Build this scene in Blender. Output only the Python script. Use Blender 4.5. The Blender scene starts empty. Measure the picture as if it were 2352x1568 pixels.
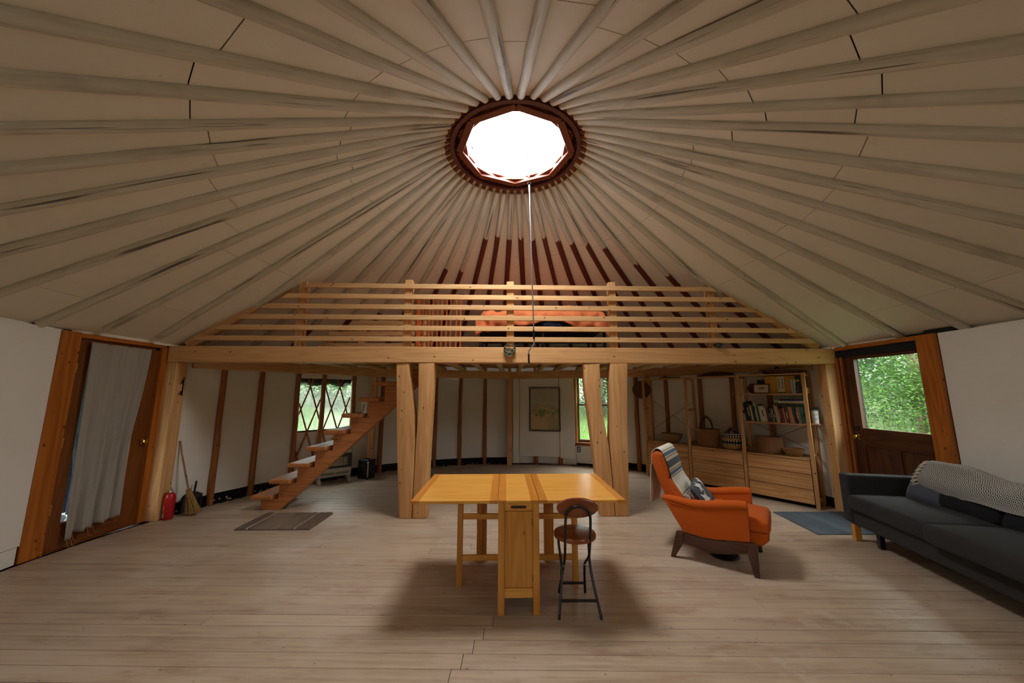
import bpy, bmesh, math, random
from math import sin, cos, pi, radians, hypot, atan2, sqrt
from mathutils import Vector, Matrix

random.seed(11)
S = bpy.context.scene
COL = S.collection

# ------------------------------------------------------------------ camera
cd = bpy.data.cameras.new('camera')
cd.sensor_fit = 'HORIZONTAL'
cd.sensor_width = 36.0
cd.lens = 36.0 * 809.34 / 2352.0
cd.clip_start = 0.05
cd.clip_end = 400
cam = bpy.data.objects.new('camera', cd)
cam.location = (0, 0, 1.5)
cam.rotation_euler = (pi / 2 + 0.1504, 0, 0)
COL.objects.link(cam)
S.camera = cam

# ------------------------------------------------------------------ sky, exposure
SKY = 50.0
S.view_settings.view_transform = 'Standard'
S.view_settings.look = 'None'
S.view_settings.gamma = 1.0
S.view_settings.exposure = -0.32
S.view_settings.use_curve_mapping = False
S.cycles.use_denoising = True
S.cycles.max_bounces = 8
S.cycles.diffuse_bounces = 4
S.cycles.glossy_bounces = 3
S.cycles.transmission_bounces = 6
S.cycles.transparent_max_bounces = 8
S.cycles.caustics_reflective = False
S.cycles.caustics_refractive = False
S.cycles.sample_clamp_indirect = 6.0

w = bpy.data.worlds.new('overcast_sky')
S.world = w
w.use_nodes = True
nt = w.node_tree
nt.nodes.clear()
tcn = nt.nodes.new('ShaderNodeTexCoord')
sep = nt.nodes.new('ShaderNodeSeparateXYZ')
nt.links.new(tcn.outputs['Generated'], sep.inputs[0])
ramp = nt.nodes.new('ShaderNodeValToRGB')          # an evenly overcast sky: about three times brighter overhead
nt.links.new(sep.outputs['Z'], ramp.inputs[0])
ramp.color_ramp.elements[0].position = 0.0
ramp.color_ramp.elements[0].color = (0.36, 0.38, 0.40, 1)
ramp.color_ramp.elements[1].position = 1.0
ramp.color_ramp.elements[1].color = (1.0, 1.0, 1.0, 1)
bg = nt.nodes.new('ShaderNodeBackground')
bg.inputs['Strength'].default_value = SKY
nt.links.new(ramp.outputs[0], bg.inputs[0])
wo = nt.nodes.new('ShaderNodeOutputWorld')
nt.links.new(bg.outputs[0], wo.inputs[0])


def portal(name, loc, rot, sx, sy):
    """A light portal: it gives off nothing and only tells the renderer where the sky comes in."""
    l = bpy.data.lights.new(name, 'AREA')
    l.shape = 'RECTANGLE'
    l.size, l.size_y = sx, sy
    l.cycles.is_portal = True
    o = bpy.data.objects.new(name, l)
    o.location, o.rotation_euler = loc, rot
    COL.objects.link(o)
    return o


# yurt: centre, wall radius, eave height, roof slope
XC, YC, R = 0.039, 3.625, 4.50
ZE, SL = 2.16, 0.5556


def az(a, r, z=0.0):
    return Vector((XC + r * cos(radians(a)), YC + r * sin(radians(a)), z))


portal('skylight_portal', (XC, YC, 4.62), (0, 0, 0), 1.5, 1.5)
FRONT_W = ((238, 252), (294, 308))        # unseen windows added behind the camera, for light on surfaces facing it


def wall_portal(name, a, rad, z0, z1, wid):
    p = az(a, rad, (z0 + z1) / 2)
    portal(name, p, (pi / 2, 0, radians(a + 90 + 180)), wid, z1 - z0)


for i_, (a_, b_) in enumerate(FRONT_W):
    wall_portal('front_window_portal', (a_ + b_) / 2, 4.60, 1.45, 1.95, 1.05)
wall_portal('lattice_window_portal', 140, 4.66, .86, 1.8, .98)
wall_portal('sash_window_portal', 67.2, 4.66, .48, 1.92, .82)
wall_portal('door_window_portal', 7.5, 4.66, 1.05, 1.98, .9)


def roofz(r):
    return ZE + SL * (R - r)


# ------------------------------------------------------------------ helpers
def lin(c):
    out = []
    for x in c[:3]:
        x /= 255.0
        out.append(x / 12.92 if x <= 0.04045 else ((x + 0.055) / 1.055) ** 2.4)
    return (out[0], out[1], out[2], 1.0)


class N:
    """small node-tree writer"""
    def __init__(self, name):
        self.m = bpy.data.materials.new(name)
        self.m.use_nodes = True
        self.t = self.m.node_tree
        self.b = self.t.nodes['Principled BSDF']
        self.out = self.t.nodes['Material Output']

    def n(self, typ, **kw):
        nd = self.t.nodes.new(typ)
        for k, v in kw.items():
            setattr(nd, k, v)
        return nd

    def l(self, a, b):
        self.t.links.new(a, b)

    def math(self, op, a, b=None, c=None, clamp=False):
        nd = self.n('ShaderNodeMath', operation=op, use_clamp=clamp)
        for i, x in enumerate((a, b, c)):
            if x is None:
                continue
            if isinstance(x, (int, float)):
                nd.inputs[i].default_value = x
            else:
                self.l(x, nd.inputs[i])
        return nd.outputs[0]

    def coord(self, kind='Object', scale=(1, 1, 1), rnd=True):
        tc = self.n('ShaderNodeTexCoord')
        v = tc.outputs[kind]
        if rnd:
            oi = self.n('ShaderNodeObjectInfo')
            mul = self.math('MULTIPLY', oi.outputs['Random'], 61.0)
            ad = self.n('ShaderNodeVectorMath', operation='ADD')
            self.l(v, ad.inputs[0])
            self.l(mul, ad.inputs[1])
            v = ad.outputs[0]
        mp = self.n('ShaderNodeMapping')
        mp.inputs['Scale'].default_value = scale
        self.l(v, mp.inputs[0])
        return mp.outputs[0]

    def noise(self, vec, scale, detail=4, rough=.55, dist=0.0):
        nd = self.n('ShaderNodeTexNoise')
        nd.inputs['Scale'].default_value = scale
        nd.inputs['Detail'].default_value = detail
        nd.inputs['Roughness'].default_value = rough
        nd.inputs['Distortion'].default_value = dist
        self.l(vec, nd.inputs['Vector'])
        return nd.outputs['Fac']

    def step(self, x, lo, hi):
        nd = self.n('ShaderNodeMapRange', interpolation_type='SMOOTHSTEP')
        nd.inputs[1].default_value, nd.inputs[2].default_value = lo, hi
        self.l(x, nd.inputs[0])
        return nd.outputs[0]

    def mix(self, fac, a, b, blend='MIX'):
        nd = self.n('ShaderNodeMix', data_type='RGBA', blend_type=blend)
        for sock, x in ((nd.inputs[0], fac), (nd.inputs[6], a), (nd.inputs[7], b)):
            if isinstance(x, (int, float)):
                sock.default_value = x
            elif isinstance(x, tuple):
                sock.default_value = x
            else:
                self.l(x, sock)
        return nd.outputs[2]

    def tint(self, col, amt):
        """each object a little lighter or darker than its neighbours"""
        oi = self.n('ShaderNodeObjectInfo')
        f = self.math('MULTIPLY_ADD', oi.outputs['Random'], amt * 2, 1 - amt)
        hs = self.n('ShaderNodeHueSaturation')
        self.l(f, hs.inputs['Value'])
        self.l(col, hs.inputs['Color'])
        return hs.outputs[0]

    def bump(self, h, strength, dist=0.01):
        nd = self.n('ShaderNodeBump')
        nd.inputs['Strength'].default_value = strength
        nd.inputs['Distance'].default_value = dist
        self.l(h, nd.inputs['Height'])
        self.l(nd.outputs[0], self.b.inputs['Normal'])

    def col(self, c):
        if isinstance(c, tuple):
            self.b.inputs['Base Color'].default_value = c
        else:
            self.l(c, self.b.inputs['Base Color'])

    def set(self, **kw):
        for k, v in kw.items():
            self.b.inputs[k].default_value = v
        return self


def plain(name, c, rough=.6, metal=0.0, var=.08, nscale=12, bump=0.0, **kw):
    m = N(name)
    c1 = lin(c)
    v = m.coord()
    f = m.noise(v, nscale, 3)
    d = tuple(x * (1 - var * 2) for x in c1[:3]) + (1.0,)
    li = tuple(min(1, x * (1 + var)) for x in c1[:3]) + (1.0,)
    m.col(m.mix(f, d, li))
    m.set(Roughness=rough, Metallic=metal)
    if bump:
        m.bump(m.noise(v, nscale * 4, 3), bump, .004)
    for k, x in kw.items():
        m.b.inputs[k.replace('_', ' ')].default_value = x
    return m.m


AX = {'X': (.5, 8, 8), 'Y': (8, .5, 8), 'Z': (8, 8, .5)}


def wood(name, light, dark, axis='X', rough=.5, knots=.5, grain=.36, tint=.06, fine=1.0, knotc=(70, 38, 18), spec=.4, coat=0.0):
    m = N(name)
    L, D = lin(light), lin(dark)
    s = AX[axis]
    v = m.coord(scale=tuple(x * fine for x in s))
    f1 = m.noise(v, 3.0, 6, .65, .3)
    v2 = m.coord(scale=tuple(x * .32 for x in s))
    rings = m.noise(v2, 2.2, 2, .5, .5)
    rings = m.math('MULTIPLY', rings, 10.0)
    rings = m.math('PINGPONG', rings, 0.5)
    rings = m.math('MULTIPLY', rings, 2.0)
    f = m.math('MULTIPLY_ADD', rings, grain, m.math('MULTIPLY', f1, 1 - grain))
    f = m.step(f, .10, .95)
    c = m.mix(f, L, D)
    st = m.noise(m.coord(scale=tuple(x * fine * (.5 if x < 1 else 2.6) for x in s)), 2.6, 4, .6, .2)
    c = m.mix(m.math('MULTIPLY', m.step(st, .52, .74), .45), c, tuple(x * .62 for x in D[:3]) + (1.0,))
    if knots > 0:
        vk = m.coord(scale=tuple(2.6 if x > 1 else 1.7 for x in s))
        vo = m.n('ShaderNodeTexVoronoi')
        vo.inputs['Scale'].default_value = 4.3
        m.l(vk, vo.inputs['Vector'])
        k = m.step(vo.outputs['Distance'], .135, .07)
        sc = m.n('ShaderNodeSeparateColor')
        m.l(vo.outputs['Color'], sc.inputs[0])
        k = m.math('MULTIPLY', k, m.math('LESS_THAN', sc.outputs[0], knots * 1.4))
        c = m.mix(m.math('MULTIPLY', k, .85), c, lin(knotc))
    c = m.tint(c, tint)
    m.col(c)
    m.set(Roughness=rough)
    m.b.inputs['Specular IOR Level'].default_value = spec
    m.b.inputs['Coat Weight'].default_value = coat
    m.b.inputs['Coat Roughness'].default_value = .25
    m.bump(f1, .12, .004)
    return m.m


class MB:
    """collects shapes and links them as ONE mesh object"""
    def __init__(self):
        self.v, self.f = [], []

    def add(self, vs, fs):
        o = len(self.v)
        self.v += [tuple(x) for x in vs]
        self.f += [tuple(i + o for i in f) for f in fs]
        return self

    def box(self, c, s, M=None):
        c = Vector(c)
        vs = []
        for dx, dy, dz in ((-1, -1, -1), (1, -1, -1), (1, 1, -1), (-1, 1, -1), (-1, -1, 1), (1, -1, 1), (1, 1, 1), (-1, 1, 1)):
            p = Vector((dx * s[0] / 2, dy * s[1] / 2, dz * s[2] / 2))
            if M is not None:
                p = M @ p
            vs.append(c + p)
        return self.add(vs, [(3, 2, 1, 0), (4, 5, 6, 7), (0, 1, 5, 4), (1, 2, 6, 5), (2, 3, 7, 6), (3, 0, 4, 7)])

    def span(self, a, b):
        return self.box([(a[i] + b[i]) / 2 for i in range(3)], [abs(b[i] - a[i]) for i in range(3)])

    def bar(self, p0, p1, wd, ht, up=(0, 0, 1)):
        p0, p1 = Vector(p0), Vector(p1)
        M = frame(p0, p1, up)
        return self.box((p0 + p1) / 2, ((p1 - p0).length, wd, ht), M)

    def tube(self, pts, r, n=8, cap=True, closed=False):
        pts = [Vector(p) for p in pts]
        k = len(pts)
        rs = r if isinstance(r, (list, tuple)) else [r] * k
        vs, fs = [], []
        prev = None
        for i, p in enumerate(pts):
            if closed:
                d = (pts[(i + 1) % k] - pts[i - 1]).normalized()
            else:
                d = (pts[min(i + 1, k - 1)] - pts[max(i - 1, 0)]).normalized()
            if prev is None:
                a = Vector((0, 0, 1)) if abs(d.z) < .9 else Vector((1, 0, 0))
                u = d.cross(a).normalized()
            else:
                u = (prev - d * prev.dot(d)).normalized()
            prev = u
            v2 = d.cross(u)
            for j in range(n):
                t = 2 * pi * j / n
                vs.append(p + (u * cos(t) + v2 * sin(t)) * rs[i])
        m = k if closed else k - 1
        for i in range(m):
            a, b = i * n, ((i + 1) % k) * n
            for j in range(n):
                fs.append((a + j, a + (j + 1) % n, b + (j + 1) % n, b + j))
        if cap and not closed:
            fs.append(tuple(range(n - 1, -1, -1)))
            fs.append(tuple(range((k - 1) * n, k * n)))
        return self.add(vs, fs)

    def lathe(self, prof, n=24, c=(0, 0, 0), sx=1.0, sy=1.0, M=None, rz=None):
        vs, fs = [], []
        c = Vector(c)
        for i, (r, z) in enumerate(prof):
            for j in range(n):
                t = 2 * pi * j / n
                p = Vector((r * cos(t) * sx, r * sin(t) * sy, z))
                if M is not None:
                    p = M @ p
                vs.append(c + p)
        for i in range(len(prof) - 1):
            for j in range(n):
                a, b = i * n + j, i * n + (j + 1) % n
                fs.append((a, b, b + n, a + n))
        if prof[0][0] > 1e-6:
            fs.append(tuple(range(n - 1, -1, -1)))
        if prof[-1][0] > 1e-6:
            q = (len(prof) - 1) * n
            fs.append(tuple(range(q, q + n)))
        return self.add(vs, fs)

    def prism(self, poly, fn, t0, t1):
        """poly in 2-D, fn(u, v, t) -> 3-D"""
        n = len(poly)
        vs = [fn(u, v, t0) for u, v in poly] + [fn(u, v, t1) for u, v in poly]
        fs = [tuple(range(n - 1, -1, -1)), tuple(range(n, 2 * n))]
        for i in range(n):
            j = (i + 1) % n
            fs.append((i, j, j + n, i + n))
        return self.add(vs, fs)

    def grid(self, fn, nu, nv, cu=False):
        vs = [fn(i / nu, j / nv) for i in range(nu + (0 if cu else 1)) for j in range(nv + 1)]
        fs = []
        mu = nu
        cnt = nu if cu else nu + 1
        for i in range(mu):
            for j in range(nv):
                a = i * (nv + 1) + j
                b = ((i + 1) % cnt) * (nv + 1) + j
                fs.append((a, b, b + 1, a + 1))
        return self.add(vs, fs)

    def mesh(self, name, bevel=0.0, seg=2, smooth=None, fix=False):
        me = bpy.data.meshes.new(name)
        me.from_pydata(self.v, [], self.f)
        bm = bmesh.new()
        bm.from_mesh(me)
        if fix or bevel:
            bmesh.ops.remove_doubles(bm, verts=bm.verts, dist=1e-5)
        bmesh.ops.recalc_face_normals(bm, faces=bm.faces)
        if bevel:
            es = [e for e in bm.edges if len(e.link_faces) == 2 and e.calc_face_angle(0) > .5]
            bmesh.ops.bevel(bm, geom=es, offset=bevel, segments=seg, profile=.6, affect='EDGES', clamp_overlap=True)
        bm.to_mesh(me)
        bm.free()
        if smooth:
            me.shade_smooth()
            me.set_sharp_from_angle(angle=radians(smooth))
        return me

    def build(self, name, mat, parent=None, loc=None, rz=0.0, M=None, bevel=0.0, seg=2, smooth=None, solid=0.0, subd=0, fix=False, mods=()):
        me = self.mesh(name, bevel, seg, smooth, fix)
        return link(name, me, mat, parent, loc, rz, M, solid, subd)


def frame(p0, p1, up=(0, 0, 1)):
    x = (Vector(p1) - Vector(p0)).normalized()
    up = Vector(up)
    if abs(x.dot(up)) > .98:
        up = Vector((0, 1, 0)) if abs(x.y) < .9 else Vector((1, 0, 0))
    y = up.cross(x).normalized()
    z = x.cross(y)
    return Matrix((x, y, z)).transposed()


def link(name, me, mat, parent=None, loc=None, rz=0.0, M=None, solid=0.0, subd=0):
    if mat is not None and len(me.materials) == 0:
        me.materials.append(mat)
    o = bpy.data.objects.new(name, me)
    COL.objects.link(o)
    if parent is not None:
        o.parent = parent
    if M is not None:
        o.matrix_basis = M
    else:
        if loc is not None:
            o.location = loc
        o.rotation_euler = (0, 0, rz)
    if subd:
        md = o.modifiers.new('round', 'SUBSURF')
        md.levels = md.render_levels = subd
    if solid:
        md = o.modifiers.new('thick', 'SOLIDIFY')
        md.thickness = solid
        md.offset = 0
    return o


def board(name, p0, p1, wd, ht, mat, parent, up=(0, 0, 1), bevel=.003, smooth=None):
    """a board with its own X along its length; wd across, ht along up"""
    p0, p1 = Vector(p0), Vector(p1)
    L = (p1 - p0).length
    Mx = frame(p0, p1, up).to_4x4()
    Mx.translation = (p0 + p1) / 2
    return MB().box((0, 0, 0), (L, wd, ht)).build(name, mat, parent, M=Mx, bevel=bevel, seg=1, smooth=smooth)


def log(name, p0, p1, r0, r1, mat, parent, n=10, wob=.006, k=8):
    p0, p1 = Vector(p0), Vector(p1)
    L = (p1 - p0).length
    Mx = frame(p0, p1).to_4x4()
    Mx.translation = p0
    pts, rs = [], []
    for i in range(k + 1):
        t = i / k
        pts.append((L * t, random.uniform(-wob, wob), random.uniform(-wob, wob)))
        rs.append((r0 + (r1 - r0) * t) * random.uniform(.95, 1.05))
    return MB().tube(pts, rs, n).build(name, mat, parent, M=Mx, smooth=50)


def thing(name, label, cat, loc=(0, 0, 0), rz=0.0, group=None):
    o = bpy.data.objects.new(name, None)
    o.empty_display_size = .1
    COL.objects.link(o)
    o.location = loc
    o.rotation_euler = (0, 0, rz)
    return tag(o, label, cat, group)


def tag(o, label, cat, group=None):
    o['label'] = label
    o['category'] = cat
    if group:
        o['group'] = group
    return o


def struct(name, label, o=None):
    if o is None:
        o = bpy.data.objects.new(name, None)
        COL.objects.link(o)
    o['kind'] = 'structure'
    o['label'] = label
    return o


def dup(root, loc, rz=0.0):
    r = root.copy()
    COL.objects.link(r)
    r.location = loc
    r.rotation_euler = (0, 0, rz)
    for ch in list(root.children):
        c = ch.copy()
        COL.objects.link(c)
        c.parent = r
        for g in list(ch.children):
            d = g.copy()
            COL.objects.link(d)
            d.parent = c
    return r


def arc(c, r, a0, a1, n, ex, ey):
    c, ex, ey = Vector(c), Vector(ex), Vector(ey)
    return [c + ex * (r * cos(a0 + (a1 - a0) * i / n)) + ey * (r * sin(a0 + (a1 - a0) * i / n)) for i in range(n + 1)]


def pillow(sx, sy, sz, n=14, puff=.45, wob=0.0):
    """a soft cushion, thin at its edges; centred, sz thick"""
    mb = MB()
    rnd = random.Random(int(sx * 1000 + sy * 77))
    ph = [rnd.uniform(0, 6) for _ in range(6)]

    def fn(s):
        def f(u, v):
            x, y = 2 * u - 1, 2 * v - 1
            t = max(0.0, (1 - x ** 4) * (1 - y ** 4)) ** puff
            px = x * (1 - .05 * (1 - y * y)) if abs(x) > .9 else x
            zz = s * sz / 2 * t + wob * sin(5 * x + ph[0]) * sin(4 * y + ph[1]) * t
            return (px * sx / 2, y * sy / 2, zz)
        return f
    mb.grid(fn(1), n, n)
    mb.grid(fn(-1), n, n)
    return mb


def rbox(sx, sy, sz, r, crown=0.0, n=6):
    """rounded box with an optional crown on top, centred"""
    bm = bmesh.new()
    bmesh.ops.create_cube(bm, size=1.0)
    bmesh.ops.scale(bm, vec=(sx, sy, sz), verts=bm.verts)
    bmesh.ops.bevel(bm, geom=list(bm.edges), offset=r, segments=4, profile=.55, affect='EDGES', clamp_overlap=True)
    if crown:
        fs = [f for f in bm.faces if f.normal.z > .95 and f.calc_area() > .2 * sx * sy]
        bmesh.ops.subdivide_edges(bm, edges=[e for e in bm.edges if e.calc_length() > .12], cuts=n, use_grid_fill=True)
        for v in bm.verts:
            if v.co.z > 0:
                x, y = v.co.x / sx * 2, v.co.y / sy * 2
                v.co.z += crown * max(0, 1 - x ** 4) * max(0, 1 - y ** 4)
    mb = MB()
    bm.verts.ensure_lookup_table()
    mb.v = [tuple(v.co) for v in bm.verts]
    mb.f = [tuple(v.index for v in f.verts) for f in bm.faces]
    bm.free()
    return mb


# ------------------------------------------------------------------ materials
M = {}
M['fir'] = wood('fir_timber', (220, 172, 118), (194, 140, 86), rough=.55, knots=.55)
M['firZ'] = wood('fir_timber_upright', (222, 174, 120), (196, 142, 88), axis='Z', rough=.55, knots=.6)
M['firY'] = wood('fir_timber_deep', (205, 156, 100), (172, 116, 64), axis='Y', rough=.55, knots=.5)
M['rail'] = wood('pine_rail', (230, 186, 132), (208, 156, 102), rough=.5, knots=.6)
M['deck'] = wood('deck_board', (206, 152, 104), (168, 110, 68), rough=.6, knots=.4)
M['log'] = wood('peeled_log', (222, 188, 136), (188, 146, 96), rough=.6, knots=.5, grain=.3)
M['stud'] = wood('stud_pole', (176, 108, 56), (122, 68, 32), rough=.5, knots=.6, grain=.3)
M['stair'] = wood('stair_timber', (198, 128, 72), (160, 94, 48), rough=.45, knots=.35)
M['stairY'] = wood('stair_tread_timber', (190, 122, 68), (146, 86, 44), axis='Y', rough=.4, knots=.3)
M['trim'] = wood('amber_trim', (186, 108, 34), (140, 72, 18), rough=.4, knots=.75, axis='X', knotc=(60, 22, 6))
M['door'] = wood('brown_door', (128, 70, 26), (96, 48, 16), axis='Z', rough=.4, knots=0, grain=.3)
M['mahog'] = wood('dark_red_door', (92, 48, 26), (52, 24, 12), axis='Z', rough=.3, knots=0, grain=.4)
M['oakX'] = wood('golden_birch', (234, 172, 82), (214, 146, 58), rough=.25, knots=0, grain=.3, tint=.05, coat=.3)
M['oakY'] = wood('golden_birch_edge', (212, 140, 56), (190, 116, 40), axis='Y', rough=.28, knots=0, grain=.3, coat=.3)
M['oakZ'] = wood('golden_birch_upright', (212, 148, 66), (188, 120, 46), axis='Z', rough=.32, knots=.15, grain=.4, coat=.2)
M['pine'] = wood('pine_shelf', (206, 158, 104), (184, 130, 76), rough=.5, knots=.35, grain=.5)
M['pineZ'] = wood('pine_upright', (208, 160, 106), (180, 128, 76), axis='Z', rough=.5, knots=.5)
M['drawer'] = wood('pine_drawer', (220, 170, 112), (190, 132, 78), rough=.5, knots=.35, grain=.6, fine=1.3)
M['walnut'] = wood('walnut_leg', (84, 50, 32), (54, 30, 18), rough=.3, knots=0, coat=.2)
M['seatwood'] = wood('red_brown_seat', (150, 76, 32), (118, 54, 22), rough=.25, knots=0, coat=.4)
M['orangewood'] = wood('orange_slat', (206, 104, 34), (176, 78, 20), axis='Z', rough=.45, knots=0)
M['lath'] = wood('lattice_lath', (180, 102, 56), (136, 72, 34), rough=.5, knots=.1)
M['ring'] = plain('maroon_ring', (104, 58, 58), .45, var=.15, nscale=6)
M['ringwood'] = wood('skylight_frame_wood', (146, 80, 56), (116, 58, 42), rough=.4, knots=.2)
M['notch'] = wood('rafter_heartwood', (156, 82, 34), (104, 48, 18), rough=.6, knots=0)
M['black'] = plain('black_metal', (16, 16, 18), .4, var=.1)
M['blackp'] = plain('black_plastic', (20, 20, 22), .35, var=.1)
M['iron'] = plain('dark_iron', (30, 24, 22), .5, .6)
M['steel'] = plain('brushed_steel', (196, 198, 200), .3, .9, var=.03)
M['brass'] = plain('brass', (204, 164, 82), .25, 1.0, var=.03)
M['white'] = plain('white_ceramic', (224, 222, 216), .3, var=.02)
M['cream'] = plain('cream_enamel', (196, 188, 168), .4, var=.05)
M['gap'] = plain('dark_gap', (14, 13, 13), .9)
M['foam'] = plain('white_foam', (214, 206, 190), .9, var=.1, nscale=30)


def panel_mat():
    m = N('painted_canvas_panel')
    v = m.coord()
    f = m.noise(v, 3, 5)
    c = m.mix(f, lin((224, 218, 206)), lin((236, 230, 220)))
    v2 = m.coord()
    sp = m.noise(v2, 45, 2)
    c = m.mix(m.math('MULTIPLY', m.step(sp, .74, .8), .5), c, lin((120, 90, 60)))
    m.col(m.tint(c, .02))
    m.set(Roughness=.85)
    m.bump(m.noise(v2, 160, 2), .15, .002)
    return m.m


def ceil_mat():
    m = N('painted_roof_panel')
    v = m.coord()
    f = m.noise(v, 2.2, 6, .6)
    c = m.mix(f, lin((230, 221, 204)), lin((240, 232, 216)))
    st = m.noise(m.coord(scale=(1, 1, 1)), 5.5, 6, .7)
    c = m.mix(m.math('MULTIPLY', m.step(st, .62, .8), .35), c, lin((150, 104, 58)))
    m.col(m.tint(c, .03))
    m.set(Roughness=.8)
    m.bump(m.noise(v, 60, 4), .25, .003)
    return m.m


def rafter_mat():
    m = N('rafter_paint_and_stain')
    tc = m.n('ShaderNodeTexCoord')
    sx = m.n('ShaderNodeSeparateXYZ')
    m.l(tc.outputs['Object'], sx.inputs[0])
    v = m.coord(scale=(.7, 14, 14))
    grain = m.noise(v, 2.4, 6, .65, .4)
    paint = m.mix(m.step(grain, .25, .75), lin((220, 212, 194)), lin((198, 189, 170)))
    crack = m.noise(m.coord(scale=(.28, 16, 16)), 2.2, 3, .5, .2)
    paint = m.mix(m.math('MULTIPLY', m.step(crack, .63, .68), .85), paint, lin((66, 48, 32)))
    patch = m.noise(m.coord(scale=(1, 3, 3)), 2.5, 3)
    paint = m.mix(m.math('MULTIPLY', m.step(patch, .52, .75), .5), paint, lin((158, 146, 130)))
    fine_c = m.noise(m.coord(scale=(.5, 34, 34)), 2.4, 4, .6, .3)
    paint = m.mix(m.math('MULTIPLY', m.step(fine_c, .60, .70), .55), paint, lin((112, 92, 70)))
    stain = m.mix(grain, lin((118, 50, 22)), lin((70, 24, 10)))
    oi = m.n('ShaderNodeObjectInfo')
    sc = m.n('ShaderNodeSeparateColor')
    m.l(oi.outputs['Color'], sc.inputs[0])
    edge = m.math('MULTIPLY_ADD', m.noise(m.coord(scale=(3, 40, 40)), 1.0, 3), .16, m.math('MULTIPLY', sc.outputs[0], 10.0))
    f = m.math('GREATER_THAN', sx.outputs[0], edge)
    m.col(m.mix(f, paint, stain))
    m.set(Roughness=.7)
    m.bump(grain, .3, .004)
    return m.m


def floor_mat():
    m = N('worn_pale_floor_plank')
    v = m.coord(scale=(.5, 9, 9))
    f1 = m.noise(v, 3.0, 7, .65, .3)
    tc = m.n('ShaderNodeNewGeometry')
    big = m.noise(tc.outputs['Position'], .9, 5, .6)
    c = m.mix(m.step(f1, .3, .75), lin((184, 162, 138)), lin((158, 133, 110)))
    c = m.mix(m.math('MULTIPLY', m.step(big, .42, .68), .55), c, lin((196, 176, 156)))
    mp = m.n('ShaderNodeMapping')
    mp.inputs['Scale'].default_value = (.8, 2.6, 1)
    mp.inputs['Rotation'].default_value = (0, 0, .5)
    m.l(tc.outputs['Position'], mp.inputs[0])
    blot = m.noise(mp.outputs[0], 2.6, 5, .65)
    c = m.mix(m.math('MULTIPLY', m.step(blot, .50, .74), .55), c, lin((132, 96, 72)))
    c = m.mix(m.math('MULTIPLY', m.step(m.noise(tc.outputs['Position'], 2.1, 6, .7), .55, .72), .45), c, lin((206, 192, 178)))
    # small dark knots and dings
    vk = m.coord(scale=(2.2, 5, 5))
    vo = m.n('ShaderNodeTexVoronoi')
    vo.inputs['Scale'].default_value = 3.4
    m.l(vk, vo.inputs['Vector'])
    sc = m.n('ShaderNodeSeparateColor')
    m.l(vo.outputs['Color'], sc.inputs[0])
    k = m.math('MULTIPLY', m.step(vo.outputs['Distance'], .07, .03), m.math('LESS_THAN', sc.outputs[0], .8))
    c = m.mix(k, c, lin((70, 48, 34)))
    scr = m.noise(m.coord(scale=(.9, 22, 22)), 2.5, 3, .6)
    c = m.mix(m.math('MULTIPLY', m.step(scr, .66, .74), .5), c, lin((96, 68, 50)))
    m.col(m.tint(c, .06))
    r = m.math('MULTIPLY_ADD', big, .22, .30)
    m.l(r, m.b.inputs['Roughness'])
    m.b.inputs['Specular IOR Level'].default_value = .5
    m.bump(f1, .1, .003)
    return m.m


def fabric(name, c, c2=None, scale=260, rough=.9, bump=.35, var=.1, sheen=.06):
    m = N(name)
    v = m.coord()
    f = m.noise(v, scale, 2, .7)
    g = m.noise(v, 6, 4)
    a = lin(c)
    b = lin(c2) if c2 else tuple(x * .72 for x in a[:3]) + (1.0,)
    col = m.mix(f, a, b)
    col = m.mix(m.math('MULTIPLY', g, var * 3), col, tuple(x * .75 for x in a[:3]) + (1.0,))
    m.col(col)
    m.set(Roughness=rough)
    m.b.inputs['Sheen Weight'].default_value = sheen
    m.b.inputs['Specular IOR Level'].default_value = .2
    m.bump(f, bump, .002)
    return m.m


def glass_mat(name, tint=(.93, .97, .95, 1), haze=0.0, refl=.06):
    m = N(name)
    m.t.nodes.remove(m.b)
    tr = m.n('ShaderNodeBsdfTransparent')
    tr.inputs[0].default_value = tint
    gl = m.n('ShaderNodeBsdfGlossy')
    gl.inputs['Roughness'].default_value = .03
    mx = m.n('ShaderNodeMixShader')
    mx.inputs[0].default_value = refl
    m.l(tr.outputs[0], mx.inputs[1])
    m.l(gl.outputs[0], mx.inputs[2])
    last = mx.outputs[0]
    if haze:
        df = m.n('ShaderNodeBsdfTranslucent')
        df.inputs[0].default_value = (.85, .88, .86, 1)
        m2 = m.n('ShaderNodeMixShader')
        m2.inputs[0].default_value = haze
        m.l(last, m2.inputs[1])
        m.l(df.outputs[0], m2.inputs[2])
        last = m2.outputs[0]
    m.l(last, m.out.inputs['Surface'])
    return m.m


M['panel'] = panel_mat()
M['ceil'] = ceil_mat()
M['rafter'] = rafter_mat()
M['floor'] = floor_mat()
M['orange'] = fabric('orange_wool', (206, 98, 26), (180, 74, 16))
M['charcoal'] = fabric('charcoal_cotton', (54, 52, 51), (40, 39, 38), sheen=.04)
M['blackcush'] = fabric('black_cotton', (34, 34, 36), (24, 24, 26), sheen=.03)
M['slate'] = fabric('slate_blue_linen', (84, 88, 98), (70, 74, 84), sheen=.05)
M['greycush'] = fabric('grey_felt', (88, 94, 102), (74, 80, 88), sheen=.03)
M['curtain'] = fabric('grey_muslin', (172, 162, 150), (150, 142, 132), scale=140)
M['duvet'] = fabric('orange_cotton', (226, 130, 82), (206, 106, 58), scale=90)
M['starw'] = fabric('white_felt', (226, 222, 212), sheen=0)
M['fringe'] = fabric('cream_yarn', (214, 200, 178), sheen=0)
M['glass'] = glass_mat('window_glass', (.70, .73, .72, 1))
M['vinyl'] = glass_mat('clear_vinyl_pane', (.58, .62, .61, 1), haze=.03)
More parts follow.
